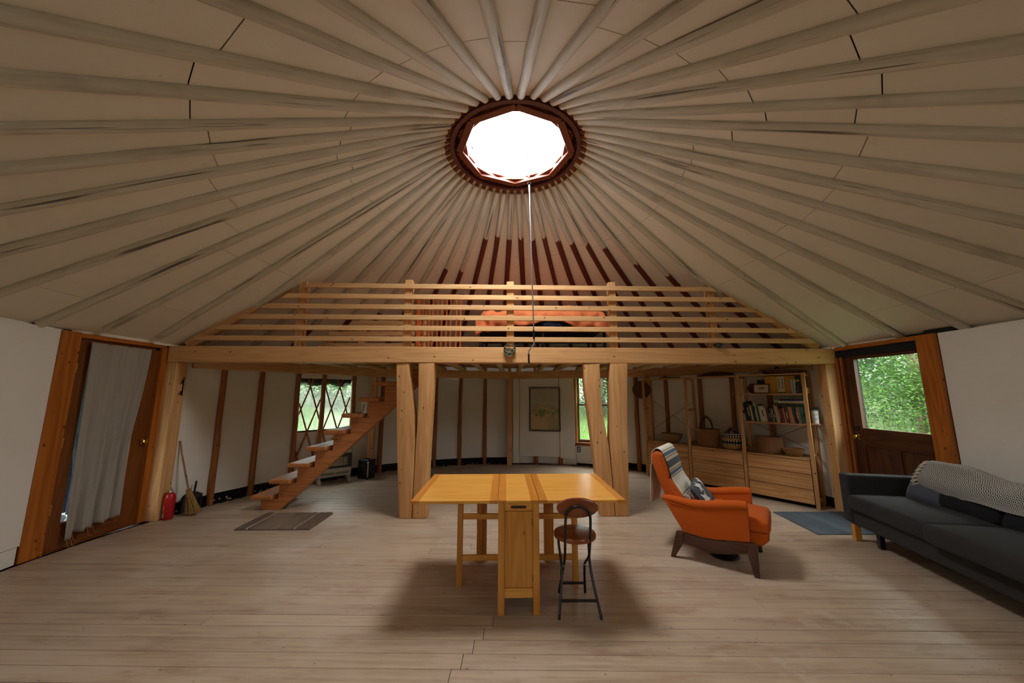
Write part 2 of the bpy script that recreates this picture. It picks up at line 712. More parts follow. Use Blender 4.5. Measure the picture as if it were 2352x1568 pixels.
M['dome'] = glass_mat('clear_dome_acrylic', (.95, .96, .96, 1), haze=.05, refl=.04)
M['wicker'] = wood('wicker', (150, 96, 46), (92, 52, 20), rough=.7, knots=0, fine=4)


def weave(name, c1, c2, n=46, rows=60, rough=.7):
    """basket weave from the angle round the object's own axis and its height"""
    m = N(name)
    tc = m.n('ShaderNodeTexCoord')
    s = m.n('ShaderNodeSeparateXYZ')
    m.l(tc.outputs['Object'], s.inputs[0])
    a = m.math('ARCTAN2', s.outputs[1], s.outputs[0])
    u = m.math('SINE', m.math('MULTIPLY', a, n))
    vv = m.math('SINE', m.math('MULTIPLY', s.outputs[2], rows * 6.283))
    h = m.math('MULTIPLY', u, vv)
    f = m.step(h, -.7, .7)
    c = m.mix(f, lin(c1), lin(c2))
    g = m.noise(m.coord(), 14, 3)
    c = m.mix(m.math('MULTIPLY', g, .5), c, lin(tuple(x * .7 for x in c1)))
    m.col(c)
    m.set(Roughness=rough)
    m.bump(h, .6, .004)
    return m.m


M['weave'] = weave('willow_weave', (166, 108, 54), (104, 62, 26))
M['coil'] = weave('coiled_grass', (168, 124, 66), (120, 80, 36), n=30, rows=70)
M['darkweave'] = weave('dark_reed_weave', (112, 70, 36), (60, 34, 16), n=30, rows=30)
M['tubweave'] = weave('tub_weave', (150, 98, 54), (104, 62, 30), n=48, rows=22)

# ================================================================== FLOOR
floor = struct('floor', 'pale worn fir plank floor of the round room')
M['subfloor'] = plain('dark_subfloor', (60, 44, 32), .9)
fb = MB()
fb.lathe([(4.56, -.06), (4.56, -.022)], 64, (XC, YC, 0)).build('subfloor', M['subfloor'], floor)
A0 = radians(-.75)
ex, ey = Vector((cos(A0), sin(A0), 0)), Vector((-sin(A0), cos(A0), 0))
PW = .119
for k in range(-13, 48):
    y0 = 2.552 + PW * k
    rel = y0 + PW / 2 - YC
    if abs(rel) > 4.45:
        continue
    half = sqrt(4.49 ** 2 - rel * rel)
    xa, xb = XC - half, XC + half
    if xb - xa < .6:
        continue
    if y0 < 2.65:
        js = [-.161 + .43 * (y0 - 2.552)]
    elif y0 < 3.6:
        js = [-.161 + .43 * (y0 - 2.552)] if k % 2 else [random.uniform(1.2, 2.0)]
    else:
        js = [random.uniform(-2.6, 2.6)]
    if k % 5 == 0:
        js.append(js[0] + random.choice((-1, 1)) * random.uniform(1.4, 2.2))
    js = sorted(x for x in js if xa + .4 < x < xb - .4)
    edges = [xa] + js + [xb]
    for a, b in zip(edges[:-1], edges[1:]):
        zt = random.uniform(-.0012, .0)
        c = ex * ((a + b) / 2) + ey * (y0 + PW / 2)
        Mx = Matrix.Rotation(A0, 4, 'Z')
        Mx.translation = (c.x, c.y, zt - .011)
        MB().box((0, 0, 0), (b - a - .003, PW - .0032, .022)).build('plank', M['floor'], floor, M=Mx, bevel=.0016, seg=1)

# ================================================================== WALLS
# bay edges counter-clockwise, in degrees round the centre
E_AZ = [15.2, 19.8, 26.4, 33.5, 40.4, 48.4, 55.9, 62.1, 72.4, 76.7, 83.8, 91.1, 98.2, 105.3, 112.2, 119.4, 126.5,
        133.75, 140.8, 146.2, 153.5, 160.3, 167.3, 169.4]
BACK = [182.5, 196, 210, 224, 238, 252, 266, 280, 294, 308, 322, 336, 348, 360.2]
wall_right = struct('wall_right', 'white panelled round wall behind the bookshelves and sofa')
wall_back = struct('wall_back', 'white panelled round wall with brown pole studs under the loft')
wall_left = struct('wall_left', 'white panelled round wall with brown pole studs beside the broom')
wall_front = struct('wall_front', 'white panelled round wall behind the camera')


def side(a):
    if a < 62:
        return wall_right
    if a < 126:
        return wall_back
    if a < 200:
        return wall_left
    return wall_front


def slab(mb, a0, a1, r, z0, z1, t, inset=0.0):
    """flat vertical panel across a bay, its inner face at radius r at both edges"""
    p, q = az(a0, r), az(a1, r)
    d = (q - p).normalized()
    p, q = p + d * inset, q - d * inset
    n = Vector((d.y, -d.x, 0))
    if n.dot(p - Vector((XC, YC, 0))) < 0:
        n = -n
    vs = []
    for z in (z0, z1):
        for a in (p, q, q + n * t, p + n * t):
            vs.append((a.x, a.y, z))
    mb.add(vs, [(3, 2, 1, 0), (4, 5, 6, 7), (0, 1, 5, 4), (1, 2, 6, 5), (2, 3, 7, 6), (3, 0, 4, 7)])


W1 = (133.75, 146.2, .88, 1.79)       # lattice window
W2 = (62.1, 72.4, .50, 1.90)          # sash window
HW = 2.16
shells = {}
for a0, a1 in zip(E_AZ[:-1], E_AZ[1:]):
    mb = shells.setdefault(side((a0 + a1) / 2).name, MB())
    if a0 >= W1[0] and a1 <= W1[1]:
        slab(mb, a0, a1, 4.56, -.3, W1[2], .03)
        slab(mb, a0, a1, 4.56, W1[3], HW + .12, .03)
    elif a0 >= W2[0] and a1 <= W2[1]:
        slab(mb, a0, a1, 4.56, -.3, W2[2], .03)
        slab(mb, a0, a1, 4.56, W2[3], HW + .12, .03)
    else:
        slab(mb, a0, a1, 4.56, -.3, HW + .12, .03)
for a0, a1 in zip(BACK[:-1], BACK[1:]):
    mb = shells.setdefault(side((a0 + a1) / 2).name, MB())
    if (a0, a1) in FRONT_W:
        slab(mb, a0, a1, 4.56, -.3, 1.45, .03)
        slab(mb, a0, a1, 4.56, 1.95, HW + .12, .03)
    else:
        slab(mb, a0, a1, 4.56, -.3, HW + .12, .03)
# above and below the doors
slab(shells['wall_left'], 169.4, 182.5, 4.56, 2.05, HW + .12, .03)
shells['wall_left'].span((-4.60, 3.36, -.3), (-4.50, 4.50, .0))
shells['wall_left'].span((-4.60, 3.36, 2.02), (-4.47, 4.50, 2.3))
shells['wall_left'].span((-4.60, 3.30, -.3), (-4.47, 3.575, 2.3))
shells['wall_left'].span((-4.60, 4.44, -.3), (-4.47, 4.52, 2.3))
slab(shells['wall_right'], .2, 15.2, 4.56, 1.99, HW + .12, .03)
shells['wall_right'].span((4.465, 3.50, -.3), (4.60, 3.765, 2.19))
shells['wall_right'].span((4.50, 4.69, -.3), (4.62, 4.84, 2.3))
shells['wall_right'].span((4.50, 3.6, -.3), (4.62, 4.84, .02))
shells['wall_right'].span((4.50, 3.6, 1.97), (4.62, 4.84, 2.3))
WALLS = {'wall_right': wall_right, 'wall_back': wall_back, 'wall_left': wall_left, 'wall_front': wall_front}
M['backing'] = plain('black_backing', (22, 20, 19), .9)
for k, mb in shells.items():
    mb.build('backing', M['backing'], WALLS[k])

for i, (a0, a1) in enumerate(zip(E_AZ[:-1], E_AZ[1:])):
    sd = side((a0 + a1) / 2)
    zb = .135
    z1 = HW
    if a0 == 167.3:
        continue
    if a0 >= W1[0] and a1 <= W1[1]:
        mb = MB()
        slab(mb, a0, a1, 4.535, .02, W1[2], .02, .002)
        mb.build('wall_panel', M['panel'], sd)
        mb = MB()
        slab(mb, a0, a1, 4.50, W1[3], z1, .03, .002)
        mb.build('wall_panel', M['panel'], sd)
    elif a0 >= W2[0] and a1 <= W2[1]:
        mb = MB()
        slab(mb, a0, a1, 4.50, .05, W2[2] - .03, .03, .002)
        mb.build('wall_panel', M['panel'], sd)
        mb = MB()
        slab(mb, a0, a1, 4.50, W2[3] + .02, z1, .03, .002)
        mb.build('wall_panel', M['panel'], sd)
    else:
        if 72 < a0 < 91:
            zb = .01
        mb = MB()
        slab(mb, a0, a1, 4.50, zb, z1, .03, .004)
        mb.build('wall_panel', M['panel'], sd, bevel=.002, seg=1)
for a0, a1 in zip(BACK[:-1], BACK[1:]):
    if (a0, a1) in FRONT_W:
        for z0_, z1_ in ((.005, 1.45), (1.95, HW - .02)):
            mb = MB()
            slab(mb, a0, a1, 4.485, z0_, z1_, .03, .001)
            mb.build('wall_panel', M['panel'], wall_front)
        continue
    if a0 == 348:
        for z0_, z1_ in ((.155, HW - .02), (.005, .15)):
            mb = MB()
            pq = [az(348, 4.475), Vector((4.452, 3.634, 0))]
            mb.add([(x_, y_, z_) for z_ in (z0_, z1_) for x_, y_ in ((pq[0].x, pq[0].y), (pq[1].x, pq[1].y), (pq[1].x + .03, pq[1].y), (pq[0].x + .03, pq[0].y))],
                   [(3, 2, 1, 0), (4, 5, 6, 7), (0, 1, 5, 4), (1, 2, 6, 5), (2, 3, 7, 6), (3, 0, 4, 7)])
            mb.build('wall_panel', M['panel'], wall_front)
        continue
    mb = MB()
    slab(mb, a0, a1, 4.485 if a0 > 183 else 4.475, .155, HW - .02, .03, .001)
    mb.build('wall_panel', M['panel'], side((a0 + a1) / 2), bevel=.002, seg=1)
    mb = MB()
    slab(mb, a0 + (.45 if a0 < 183 else 0), a1, 4.485 if a0 > 183 else 4.475, .005, .15, .03, .001)
    mb.build('wall_panel', M['panel'], side((a0 + a1) / 2))

# the pole studs, one upright per bay edge
for a in E_AZ[1:-1]:
    if 62 < a < 72.3 or a in (62.1, 72.4):
        continue
    rr = 4.475
    ra, rb = random.uniform(.040, .046), random.uniform(.033, .039)
    p0, p1 = az(a + random.uniform(-.15, .15), rr, .0), az(a + random.uniform(-.15, .15), rr, HW)
    log('stud', p0, p1, ra, rb, M['stud'], side(a), n=9, wob=.005)
# flush boards over the studs round the framed map
for a0, a1, z0, z1 in ((76.9, 88.3, .17, 1.93), (72.6, 76.8, .15, 1.93), (88.4, 90.3, .02, 1.93)):
    mb = MB()
    slab(mb, a0, a1, 4.425, z0, z1, .012, .0015)
    mb.build('wall_board', M['panel'], wall_back, bevel=.001, seg=1)
# crumbs of foam insulation showing in the dark gap at the base
fm = MB()
for i in range(26):
    a = random.uniform(150, 168)
    p = az(a, 4.50 + random.uniform(0, .03), random.uniform(.0, .045))
    fm.lathe([(0, -.012), (.011 * random.uniform(.6, 1.6), 0), (0, .016)], 6, p)
for i in range(20):
    p = az(random.choice((random.uniform(93, 118), random.uniform(46, 58))), 4.51, random.uniform(0, .02))
    fm.lathe([(0, -.01), (.012 * random.uniform(.6, 1.5), 0), (0, .012)], 6, p)
o = fm.build('foam_scraps', M['foam'], wall_left)
o['kind'] = 'stuff'

# ================================================================== LATTICE WINDOW
window_1 = struct('window_1', 'clear vinyl yurt window crossed by brown lattice laths')
mb = MB()
for a0, a1 in ((133.75, 140.8), (140.8, 146.2)):
    slab(mb, a0, a1, 4.548, W1[2], W1[3], .004)
mb.build('pane', M['vinyl'], window_1)
mb = MB()
for a0, a1 in ((133.75, 140.8), (140.8, 146.2)):
    slab(mb, a0, a1, 4.53, W1[2] - .02, W1[2] + .005, .03)
    slab(mb, a0, a1, 4.53, W1[3] - .01, W1[3] + .03, .03)
mb.build('window_frame', M['gap'], window_1)
# rolled-up canvas flap drooping outside, at the top of the pane


def flap(u, v):
    a = 133.9 + u * 12.2
    droop = .05 + .07 * abs(sin((u * 2.0) * pi)) + .02 * sin(u * 14)
    t = v * 2 * pi
    return az(a, 4.60 + .035 * cos(t), W1[3] + .015 - droop * .5 + (droop * .55 + .03) * sin(t))


M['flapc'] = plain('dark_canvas_roll', (44, 46, 38), .9)
MB().grid(flap, 40, 10).build('rolled_flap', M['flapc'], window_1, smooth=60)
# the lattice: laths cross every 1.65 degrees and 0.394 m
DA, DZ = 1.645, .394


def lath(a0, z0, sgn, rr, name='lath'):
    # keep the stretch of the sloping lath inside the window bay
    pts = []
    t = -6.0
    while t <= 6.0:
        a, z = a0 + sgn * DA * t, z0 + DZ * t
        if W1[0] + .6 < a < W1[1] - .6 and .12 < z < 1.86:
            pts.append((a, z))
        t += .125
    if len(pts) < 3:
        return
    p, q = az(pts[0][0], rr, pts[0][1]), az(pts[-1][0], rr, pts[-1][1])
    mid = (p + q) / 2
    board(name, p, q, .012, .025, M['lath'], window_1, up=Vector((XC, YC, mid.z)).cross(Vector((0, 0, 1))) if False else (0, 0, 1), bevel=.002)


for m in range(-6, 7):
    a = 143.4 + 2 * DA * m
    lath(a, 1.656, 1, 4.519)
    lath(a, 1.656, -1, 4.505)

# ================================================================== SASH WINDOW
window_2 = struct('window_2', 'grey double-hung sash window behind the right forked post')
P0, P1 = az(W2[1], 4.50), az(W2[0], 4.50)       # left to right as seen from the room
wd = (P1 - P0).normalized()
wn = Vector((-wd.y, wd.x, 0))
if wn.dot(P0 - Vector((XC, YC, 0))) < 0:
    wn = -wn
WL = (P1 - P0).length


def wp(s, d, z):
    p = P0 + wd * s + wn * d
    return Vector((p.x, p.y, z))


def wbar(mb, s0, s1, z0, z1, d0, d1):
    mb.add([wp(s, d, z) for z in (z0, z1) for s, d in ((s0, d0), (s1, d0), (s1, d1), (s0, d1))],
           [(3, 2, 1, 0), (4, 5, 6, 7), (0, 1, 5, 4), (1, 2, 6, 5), (2, 3, 7, 6), (3, 0, 4, 7)])


M['sash'] = plain('grey_brown_sash', (128, 112, 98), .5)
M['jamb'] = wood('yellow_pine_jamb', (226, 176, 90), (204, 148, 66), axis='Z', rough=.4, knots=0)
M['trimZ'] = wood('amber_trim_upright', (168, 98, 40), (128, 66, 22), axis='Z', rough=.4, knots=.5)
for s0, s1 in ((-.045, .0), (WL, WL + .045)):
    mb = MB(); wbar(mb, s0, s1, .40, 1.93, -.03, .03); mb.build('window_casing', M['trimZ'], window_2, bevel=.003)
mb = MB(); wbar(mb, -.05, WL + .05, .42, .485, -.05, .02); mb.build('window_sill', M['trimZ'], window_2, bevel=.004)
for s0, s1 in ((.0, .03), (WL - .03, WL)):
    mb = MB(); wbar(mb, s0, s1, .485, 1.91, -.005, .10); mb.build('jamb', M['jamb'], window_2)
zm = 1.285
for nm, z0, z1, d in (('lower_sash', .50, zm + .02, .045), ('upper_sash', zm - .015, 1.90, .075)):
    mb = MB()
    for s0, s1 in ((.03, .075), (WL - .075, WL - .03)):
        wbar(mb, s0, s1, z0, z1, d, d + .03)
    wbar(mb, .03, WL - .03, z0, z0 + (.045 if nm == 'lower_sash' else .035), d, d + .03)
    wbar(mb, .03, WL - .03, z1 - .04, z1, d, d + .03)
    f = mb.build(nm, M['sash'], window_2)
    mb = MB(); wbar(mb, .07, WL - .07, z0 + .03, z1 - .03, d + .012, d + .016); mb.build('pane', M['glass'], f)

# unseen windows added behind the camera, sized for the light they give
for i, (a0, a1) in enumerate(FRONT_W):
    wf = struct('window_%d' % (3 + i), 'plain wooden window %s added unseen in the wall behind the camera for light' % ('to the left', 'to the right')[i])
    p, q = az(a0, 4.49), az(a1, 4.49)
    d = (q - p).normalized()
    for z in (1.48, 1.92):
        board('window_frame', (p.x, p.y, z), (q.x, q.y, z), .06, .06, M['trim'], wf)
    for t in (p + d * .03, q - d * .03):
        board('window_frame', (t.x, t.y, 1.45), (t.x, t.y, 1.95), .06, .06, M['trim'], wf)
    mb = MB()
    slab(mb, a0, a1, 4.50, 1.46, 1.94, .004)
    mb.build('pane', M['glass'], wf)

# ================================================================== DOORS
# left door (muslin-covered) in the plane x = -4.43
door_1 = struct('door_1', 'brown wooden door with a long glass panel behind the muslin curtain')


def sb(name, a, b, mat, parent, bevel=.003):
    return MB().span(a, b).build(name, mat, parent, bevel=bevel, seg=1)


DX = -4.49
for a, b in (((DX, 3.59, .0095), (DX + .04, 3.70, 2.06)), ((DX, 4.24, .0095), (DX + .04, 4.42, 2.06))):
    sb('stile', a, b, M['door'], door_1)
M['doorY'] = wood('brown_door_rail', (128, 70, 26), (96, 48, 16), axis='Y', rough=.4, knots=0, grain=.3)
sb('bottom_rail', (DX, 3.70, .0095), (DX + .04, 4.24, .25), M['doorY'], door_1)
sb('top_rail', (DX, 3.59, 2.058), (DX + .04, 4.42, 2.085), M['doorY'], door_1)
sb('top_rail', (DX, 3.70, 1.90), (DX + .04, 4.24, 2.06), M['doorY'], door_1)
sb('pane', (DX + .016, 3.69, .24), (DX + .022, 4.25, 1.91), M['glass'], door_1, 0)
kb = MB()
kM = Matrix.Rotation(pi / 2, 3, 'Y')
kb.lathe([(.028, 0), (.030, .006), (.012, .010), (.011, .028), (.026, .036), (.031, .05), (.027, .064), (.012, .070), (0, .071)], 16, (DX + .04, 4.36, .95), M=kM)
kb.build('door_knob', M['brass'], door_1, smooth=40)
for z in (.36, .98, 1.72):
    hb = MB()
    for j in range(3):
        hb.tube([(-4.432, 3.585, z + j * .034), (-4.432, 3.585, z + j * .034 + .030)], .008, 8)
    hb.build('hinge', M['brass'], door_1, smooth=40)
trim_1 = struct('trim_1', 'wide knotty amber boards cased round the left door')
board('side_board', (-4.44, 3.490, .0), (-4.44, 3.490, 2.135), .165, .05, M['trim'], trim_1, up=(1, 0, 0), bevel=.004)
board('side_board', (-4.435, 4.460, .0), (-4.435, 4.460, 2.10), .085, .05, M['trim'], trim_1, up=(1, 0, 0), bevel=.003)
board('head_board', (-4.44, 3.57, 2.105), (-4.44, 4.47, 2.105), .05, .045, M['trim'], trim_1, up=(0, 0, 1), bevel=.003)
sb('inner_jamb', (-4.53, 3.572, .0), (-4.44, 3.585, 2.08), M['door'], trim_1, .001)
sb('threshold', (-4.54, 3.57, .0), (-4.43, 4.42, .009), M['door'], trim_1, .002)
bk = MB()
bk.span((-4.47, 3.36, .0), (-4.455, 3.41, .11))
bk.build('dark_gap', M['gap'], trim_1)

# right door (dark, glazed) in the plane x = 4.46
door_2 = struct('door_2', 'dark red-brown door with a large square window beside the sofa')
EX = 4.45
for a, b in (((EX, 3.765, .03), (EX + .045, 3.85, 2.0)), ((EX, 4.585, .03), (EX + .045, 4.70, 2.0))):
    sb('stile', a, b, M['mahog'], door_2)
M['mahogY'] = wood('dark_red_door_rail', (92, 48, 26), (52, 24, 12), axis='Y', rough=.3, knots=0, grain=.4)
sb('top_rail', (EX, 3.85, 1.955), (EX + .045, 4.585, 2.0), M['mahogY'], door_2)
sb('lock_rail', (EX, 3.85, .86), (EX + .045, 4.585, 1.085), M['mahogY'], door_2)
sb('bottom_rail', (EX, 3.85, .03), (EX + .045, 4.585, .24), M['mahogY'], door_2)
sb('mullion', (EX, 4.18, .24), (EX + .045, 4.26, .86), M['mahog'], door_2)
for a, b in ((3.85, 4.18), (4.26, 4.585)):
    sb('door_panel', (EX + .012, a, .24), (EX + .035, b, .86), M['mahog'], door_2, 0)
    sb('raised_panel', (EX + .004, a + .04, .29), (EX + .02, b - .04, .81), M['mahog'], door_2, .012)
sb('pane', (EX + .02, 3.84, 1.08), (EX + .026, 4.59, 1.96), M['glass'], door_2, 0)
kb = MB()
kM2 = Matrix.Rotation(-pi / 2, 3, 'Y')
kb.lathe([(.030, 0), (.032, .006), (.012, .010), (.011, .028), (.026, .036), (.031, .05), (.027, .064), (.012, .070), (0, .071)], 16, (EX, 4.645, .97), M=kM2)
kb.build('door_knob', M['brass'], door_2, smooth=40)
sb('deadbolt', (EX - .022, 4.625, 1.05), (EX, 4.665, 1.11), M['blackp'], door_2)
sb('latch', (EX - .03, 3.76, 1.085), (EX, 3.80, 1.11), M['blackp'], door_2)
trim_2 = struct('trim_2', 'knotty amber boards cased round the right door')
board('side_board', (4.432, 3.725, .0), (4.432, 3.725, 2.14), .17, .05, M['trim'], trim_2, up=(-1, 0, 0), bevel=.004)
board('head_board', (4.435, 3.81, 2.115), (4.435, 4.80, 2.115), .06, .05, M['trim'], trim_2, up=(0, 0, 1), bevel=.004)
sb('door_sweep', (4.425, 3.81, 2.0), (4.49, 4.79, 2.085), M['gap'], trim_2, .003)
sb('jamb_board', (4.42, 4.715, .0), (4.47, 4.745, 2.0), M['trimZ'], trim_2)
sb('jamb_board', (4.40, 4.755, .0), (4.47, 4.80, 2.0), M['trimZ'], trim_2)
sb('jamb_gap', (4.455, 4.70, .0), (4.50, 4.80, 2.0), M['gap'], trim_2, 0)
sb('strike', (4.405, 4.748, 1.13), (4.42, 4.768, 1.15), M['blackp'], trim_2)
sb('threshold', (4.42, 3.80, .0), (4.55, 4.72, .024), M['mahogY'], trim_2, .002)

# ================================================================== ROOF
ceiling = struct('ceiling', 'cone roof of white painted panels between radiating pole rafters')
cs = MB()
cs.lathe([(4.72, roofz(4.72) + .032), (.74, roofz(.74) + .032)], 102, (XC, YC, 0))
cs.f = [f for f in cs.f if len(f) == 4]
cs.build('roof_underlay', plain('brown_roof_underlay', (92, 64, 38), .9), ceiling)
RAF = [93.3 + 7.03 * k for k in range(-11, 0)] + [93.3, 100.3, 107.2, 114.4, 121.6, 128.6, 135.7, 142.7, 149.8, 157, 164.2, 171.8, 178.7, 185.0, 192.3, 199.2, 205.9,
       212.4, 218.6, 225.4, 232.9, 242.0, 248.8, 257.4, 265.7, 273.3, 281.5, 289.3, 295.9, 302.9, 309.9, 316.9, 322.5, 329.7, 336.7, 343.0,
       350.5, 357.5, 365.0]
RAF[0] = 13.0
# where the paint stops and the bare stained wood begins, as a distance from the centre
STAIN = {4: 1.75, 5: 1.62, 6: 1.55, 7: 1.45, 8: 1.38, 9: 1.38, 10: 1.34, 11: 1.36, 12: 1.33, 13: 1.38, 14: 1.98, 15: 2.0, 3: 2.15, 2: 2.5, 1: 3.2, 16: 2.9, 17: 3.1, 18: 3.3, 19: 3.6}
CS = cos(atan2(SL, 1))
for i, a in enumerate(RAF):
    r0, r1 = .80, 4.47
    rr = random.uniform(.036, .043)
    dz = -.016
    p0, p1 = az(a, r0, roofz(r0) + dz), az(a + random.uniform(-.25, .25), r1, roofz(r1) + dz)
    if 169 < a < 183:
        p1 = az(a, 4.40, roofz(4.40) + dz)
    o = log('rafter', p0, p1, rr * .96, rr, M['rafter'], ceiling, n=12, wob=.004, k=9)
    st = STAIN.get(i, 99)
    o.color = (((st - r0) / CS if st < 50 else 9.5) / 10.0, 0, 0, 1)
    # the narrowed tail that runs on into the ring
    q0, q1 = Vector((-.01, 0, .012)), Vector((-.14, 0, .012))
    MB().box((-.07, 0, .014), (.15, .05, .035)).build('tenon', M['notch'], o)
PIN = []
for i, a in enumerate(RAF):
    a1 = RAF[(i + 1) % len(RAF)] + (360 if i + 1 == len(RAF) else 0)
    j1 = 1.74 + random.uniform(-.07, .07)
    mid = ((a + a1) / 2) % 360
    if 270 < mid < 330:
        j1 = 2.1 + random.uniform(-.15, .15)
    j2 = (2.60 if 195 < mid < 245 else 2.73) + random.uniform(-.06, .06)
    j3 = 3.98 + random.uniform(-.12, .12)
    if 150 < mid < 182 or mid < 25:
        j2 = 2.95 + random.uniform(-.1, .1)
    cuts = [.70, j1, j2, j3, 4.56] if i % 2 == 0 or mid > 200 else [.70, j1, j2, 4.56]
    for ra, rb in zip(cuts[:-1], cuts[1:]):
        g = .005 if ra > .8 else 0
        tw = random.uniform(-.03, .03)
        ri, ro = ra + g, rb - .0015
        vs = []
        for t in (0, .018):
            for aa, r in ((a, ri), (a1, ri + tw * 0), (a1, ro), (a, ro)):
                vs.append(az(aa, r, roofz(r) + t))
        MB().add(vs, [(3, 2, 1, 0), (4, 5, 6, 7), (0, 1, 5, 4), (1, 2, 6, 5), (2, 3, 7, 6), (3, 0, 4, 7)]).build('roof_panel', M['ceil'], ceiling)

# white strip closing the eave above the walls
ev = MB()
for a0, a1 in list(zip(E_AZ[:-1], E_AZ[1:])) + [(169.4, 182.5)] + list(zip(BACK[:-1], BACK[1:])) + [(.2, 15.2)]:
    slab(ev, a0, a1, 4.52, 2.12, 2.22, .03)
ev.build('eave_strip', M['ceil'], ceiling)

# ================================================================== SKYLIGHT
sky = struct('skylight', 'round maroon compression ring with an octagonal wooden dome frame')
sky['kind'] = 'thing'
tag(sky, 'round maroon skylight ring with octagonal orange wood frame under clear dome', 'skylight')
ZR = 4.205
rg = MB()
rg.lathe([(.685, ZR), (.73, ZR), (.73, ZR + .16), (.685, ZR + .16)], 72, (XC, YC, 0))
rg.f = [f for f in rg.f if len(f) == 4]
n = 72
rg.add([], [])
rg.f += [((3 * n + j), (3 * n + (j + 1) % n), (j + 1) % n, j) for j in range(n)]
rg.build('ring', M['ring'], sky, smooth=40)


def octo(r, rot, z0, z1, wdt, name, mat, parent):
    pts = [az(rot + 45 * j, r) for j in range(8)]
    for j in range(8):
        p, q = pts[j], pts[(j + 1) % 8]
        d = (q - p).normalized()
        nrm = Vector((d.y, -d.x, 0))
        if nrm.dot(p - Vector((XC, YC, 0))) < 0:
            nrm = -nrm
        c0, c1 = p + nrm * wdt / 2 - d * wdt * .2, q + nrm * wdt / 2 + d * wdt * .2
        board(name, (c0.x, c0.y, (z0 + z1) / 2), (c1.x, c1.y, (z0 + z1) / 2), wdt, z1 - z0, mat, parent)


# maroon plate with a round hole, added to block sky in the corner gaps
pl = MB()
pl.lathe([(.60, ZR + .115), (.735, ZR + .115), (.735, ZR + .135), (.60, ZR + .135)], 64, (XC, YC, 0))
pl.f = [f for f in pl.f if len(f) == 4]
pl.f += [(3 * 64 + j, 3 * 64 + (j + 1) % 64, (j + 1) % 64, j) for j in range(64)]
pl.build('sky_block_plate', M['ring'], sky)
octo(.595, 0, ZR + .008, ZR + .040, .075, 'frame_rail', M['ringwood'], sky)
octo(.590, 22.5, ZR + .040, ZR + .075, .070, 'frame_rail', M['ringwood'], sky)
octo(.600, 0, ZR + .075, ZR + .112, .070, 'frame_rail', M['ringwood'], sky)
dm = MB()
dm.lathe([(.78, ZR + .17), (.76, ZR + .24), (.62, ZR + .36), (.36, ZR + .44), (0.0, ZR + .47)], 40, (XC, YC, 0))
dm.f = [f for f in dm.f if len(f) <= 4]
dm.build('dome', M['dome'], sky, smooth=80)
cb = MB()
cb.lathe([(.73, ZR + .15), (.80, ZR + .15), (.80, ZR + .18), (.73, ZR + .18)], 48, (XC, YC, 0))
cb.f = [f for f in cb.f if len(f) == 4]
cb.build('curb', M['ring'], sky)
lf = MB()
lp = Vector((-.45, 4.02, ZR + .12))
lf.tube([lp, lp + Vector((-.02, -.06, .16))], .006, 6)
lf.tube(arc(lp + Vector((-.022, -.065, .175)), .016, 0, 2 * pi, 10, (1, 0, 0), (0, 0, 1)), .004, 6)
lf.tube([lp + Vector((-.035, -.065, .19)), lp + Vector((-.05, -.075, .205))], .009, 6)
lf.build('lifter_chain', M['iron'], sky, smooth=40)
lf2 = MB()
hp = Vector((.215, 4.15, ZR + .06))
lf2.tube([hp + Vector((0, .05, -.01)), hp + Vector((0, -.03, -.01))], .010, 8)
lf2.tube([hp, hp + Vector((.0, .0, .26))], .008, 8)
lf2.box(hp + Vector((.0, 0, .275)), (.05, .035, .018))
lf2.build('lifter_bracket', M['steel'], sky, smooth=40)

# ================================================================== LOFT
loft = thing('loft', 'timber sleeping loft on posts across the back of the room', 'loft')


def by(x):           # front face of the front beam
    return 4.63 + .035 * x


BX0, BX1 = -4.40, 4.42
ZB0, ZB1 = 1.917, 2.124
u = Vector((1, .035, 0)).normalized()
nb = Vector((-.035, 1, 0)).normalized()
pA, pB = Vector((BX0, by(BX0), (ZB0 + ZB1) / 2)), Vector((BX1, by(BX1), (ZB0 + ZB1) / 2))
M['beam'] = wood('beam_timber', (224, 174, 120), (204, 150, 96), rough=.5, knots=.45, fine=.8)
board('front_beam', pA + nb * .09, pB + nb * .09, .18, ZB1 - ZB0, M['beam'], loft, bevel=.006)
# rim beams follow the wall on five posts
q0 = Vector((-4.30, by(-4.30) + .26, 0))
q4 = Vector((4.30, by(4.30) + .26, 0))
qs = [q0, az(129.4, 4.30), az(91.2, 4.34), az(52.4, 4.30), q4]
for a, b in zip(qs[:-1], qs[1:]):
    board('rim_beam', (a.x, a.y, 1.936), (b.x, b.y, 1.936), .09, .165, M['fir'], loft, bevel=.004)
for q in qs[1:4]:
    MB().span((q.x - .055, q.y - .055, 0), (q.x + .055, q.y + .055, 1.853)).build('loft_post', M['firZ'], loft, bevel=.004, seg=1)
MB().span((-4.425, by(-4.4) + .015, 0), (-4.275, by(-4.4) + .175, ZB0)).build('corner_post', M['firZ'], loft, bevel=.005, seg=1)
MB().span((4.275, by(4.3) + .02, 0), (4.43, by(4.3) + .16, ZB0)).build('corner_post', M['firZ'], loft, bevel=.005, seg=1)


def rim_y(x):
    for a, b in zip(qs[:-1], qs[1:]):
        if a.x <= x <= b.x:
            t = (x - a.x) / (b.x - a.x)
            return a.y + (b.y - a.y) * t
    return None


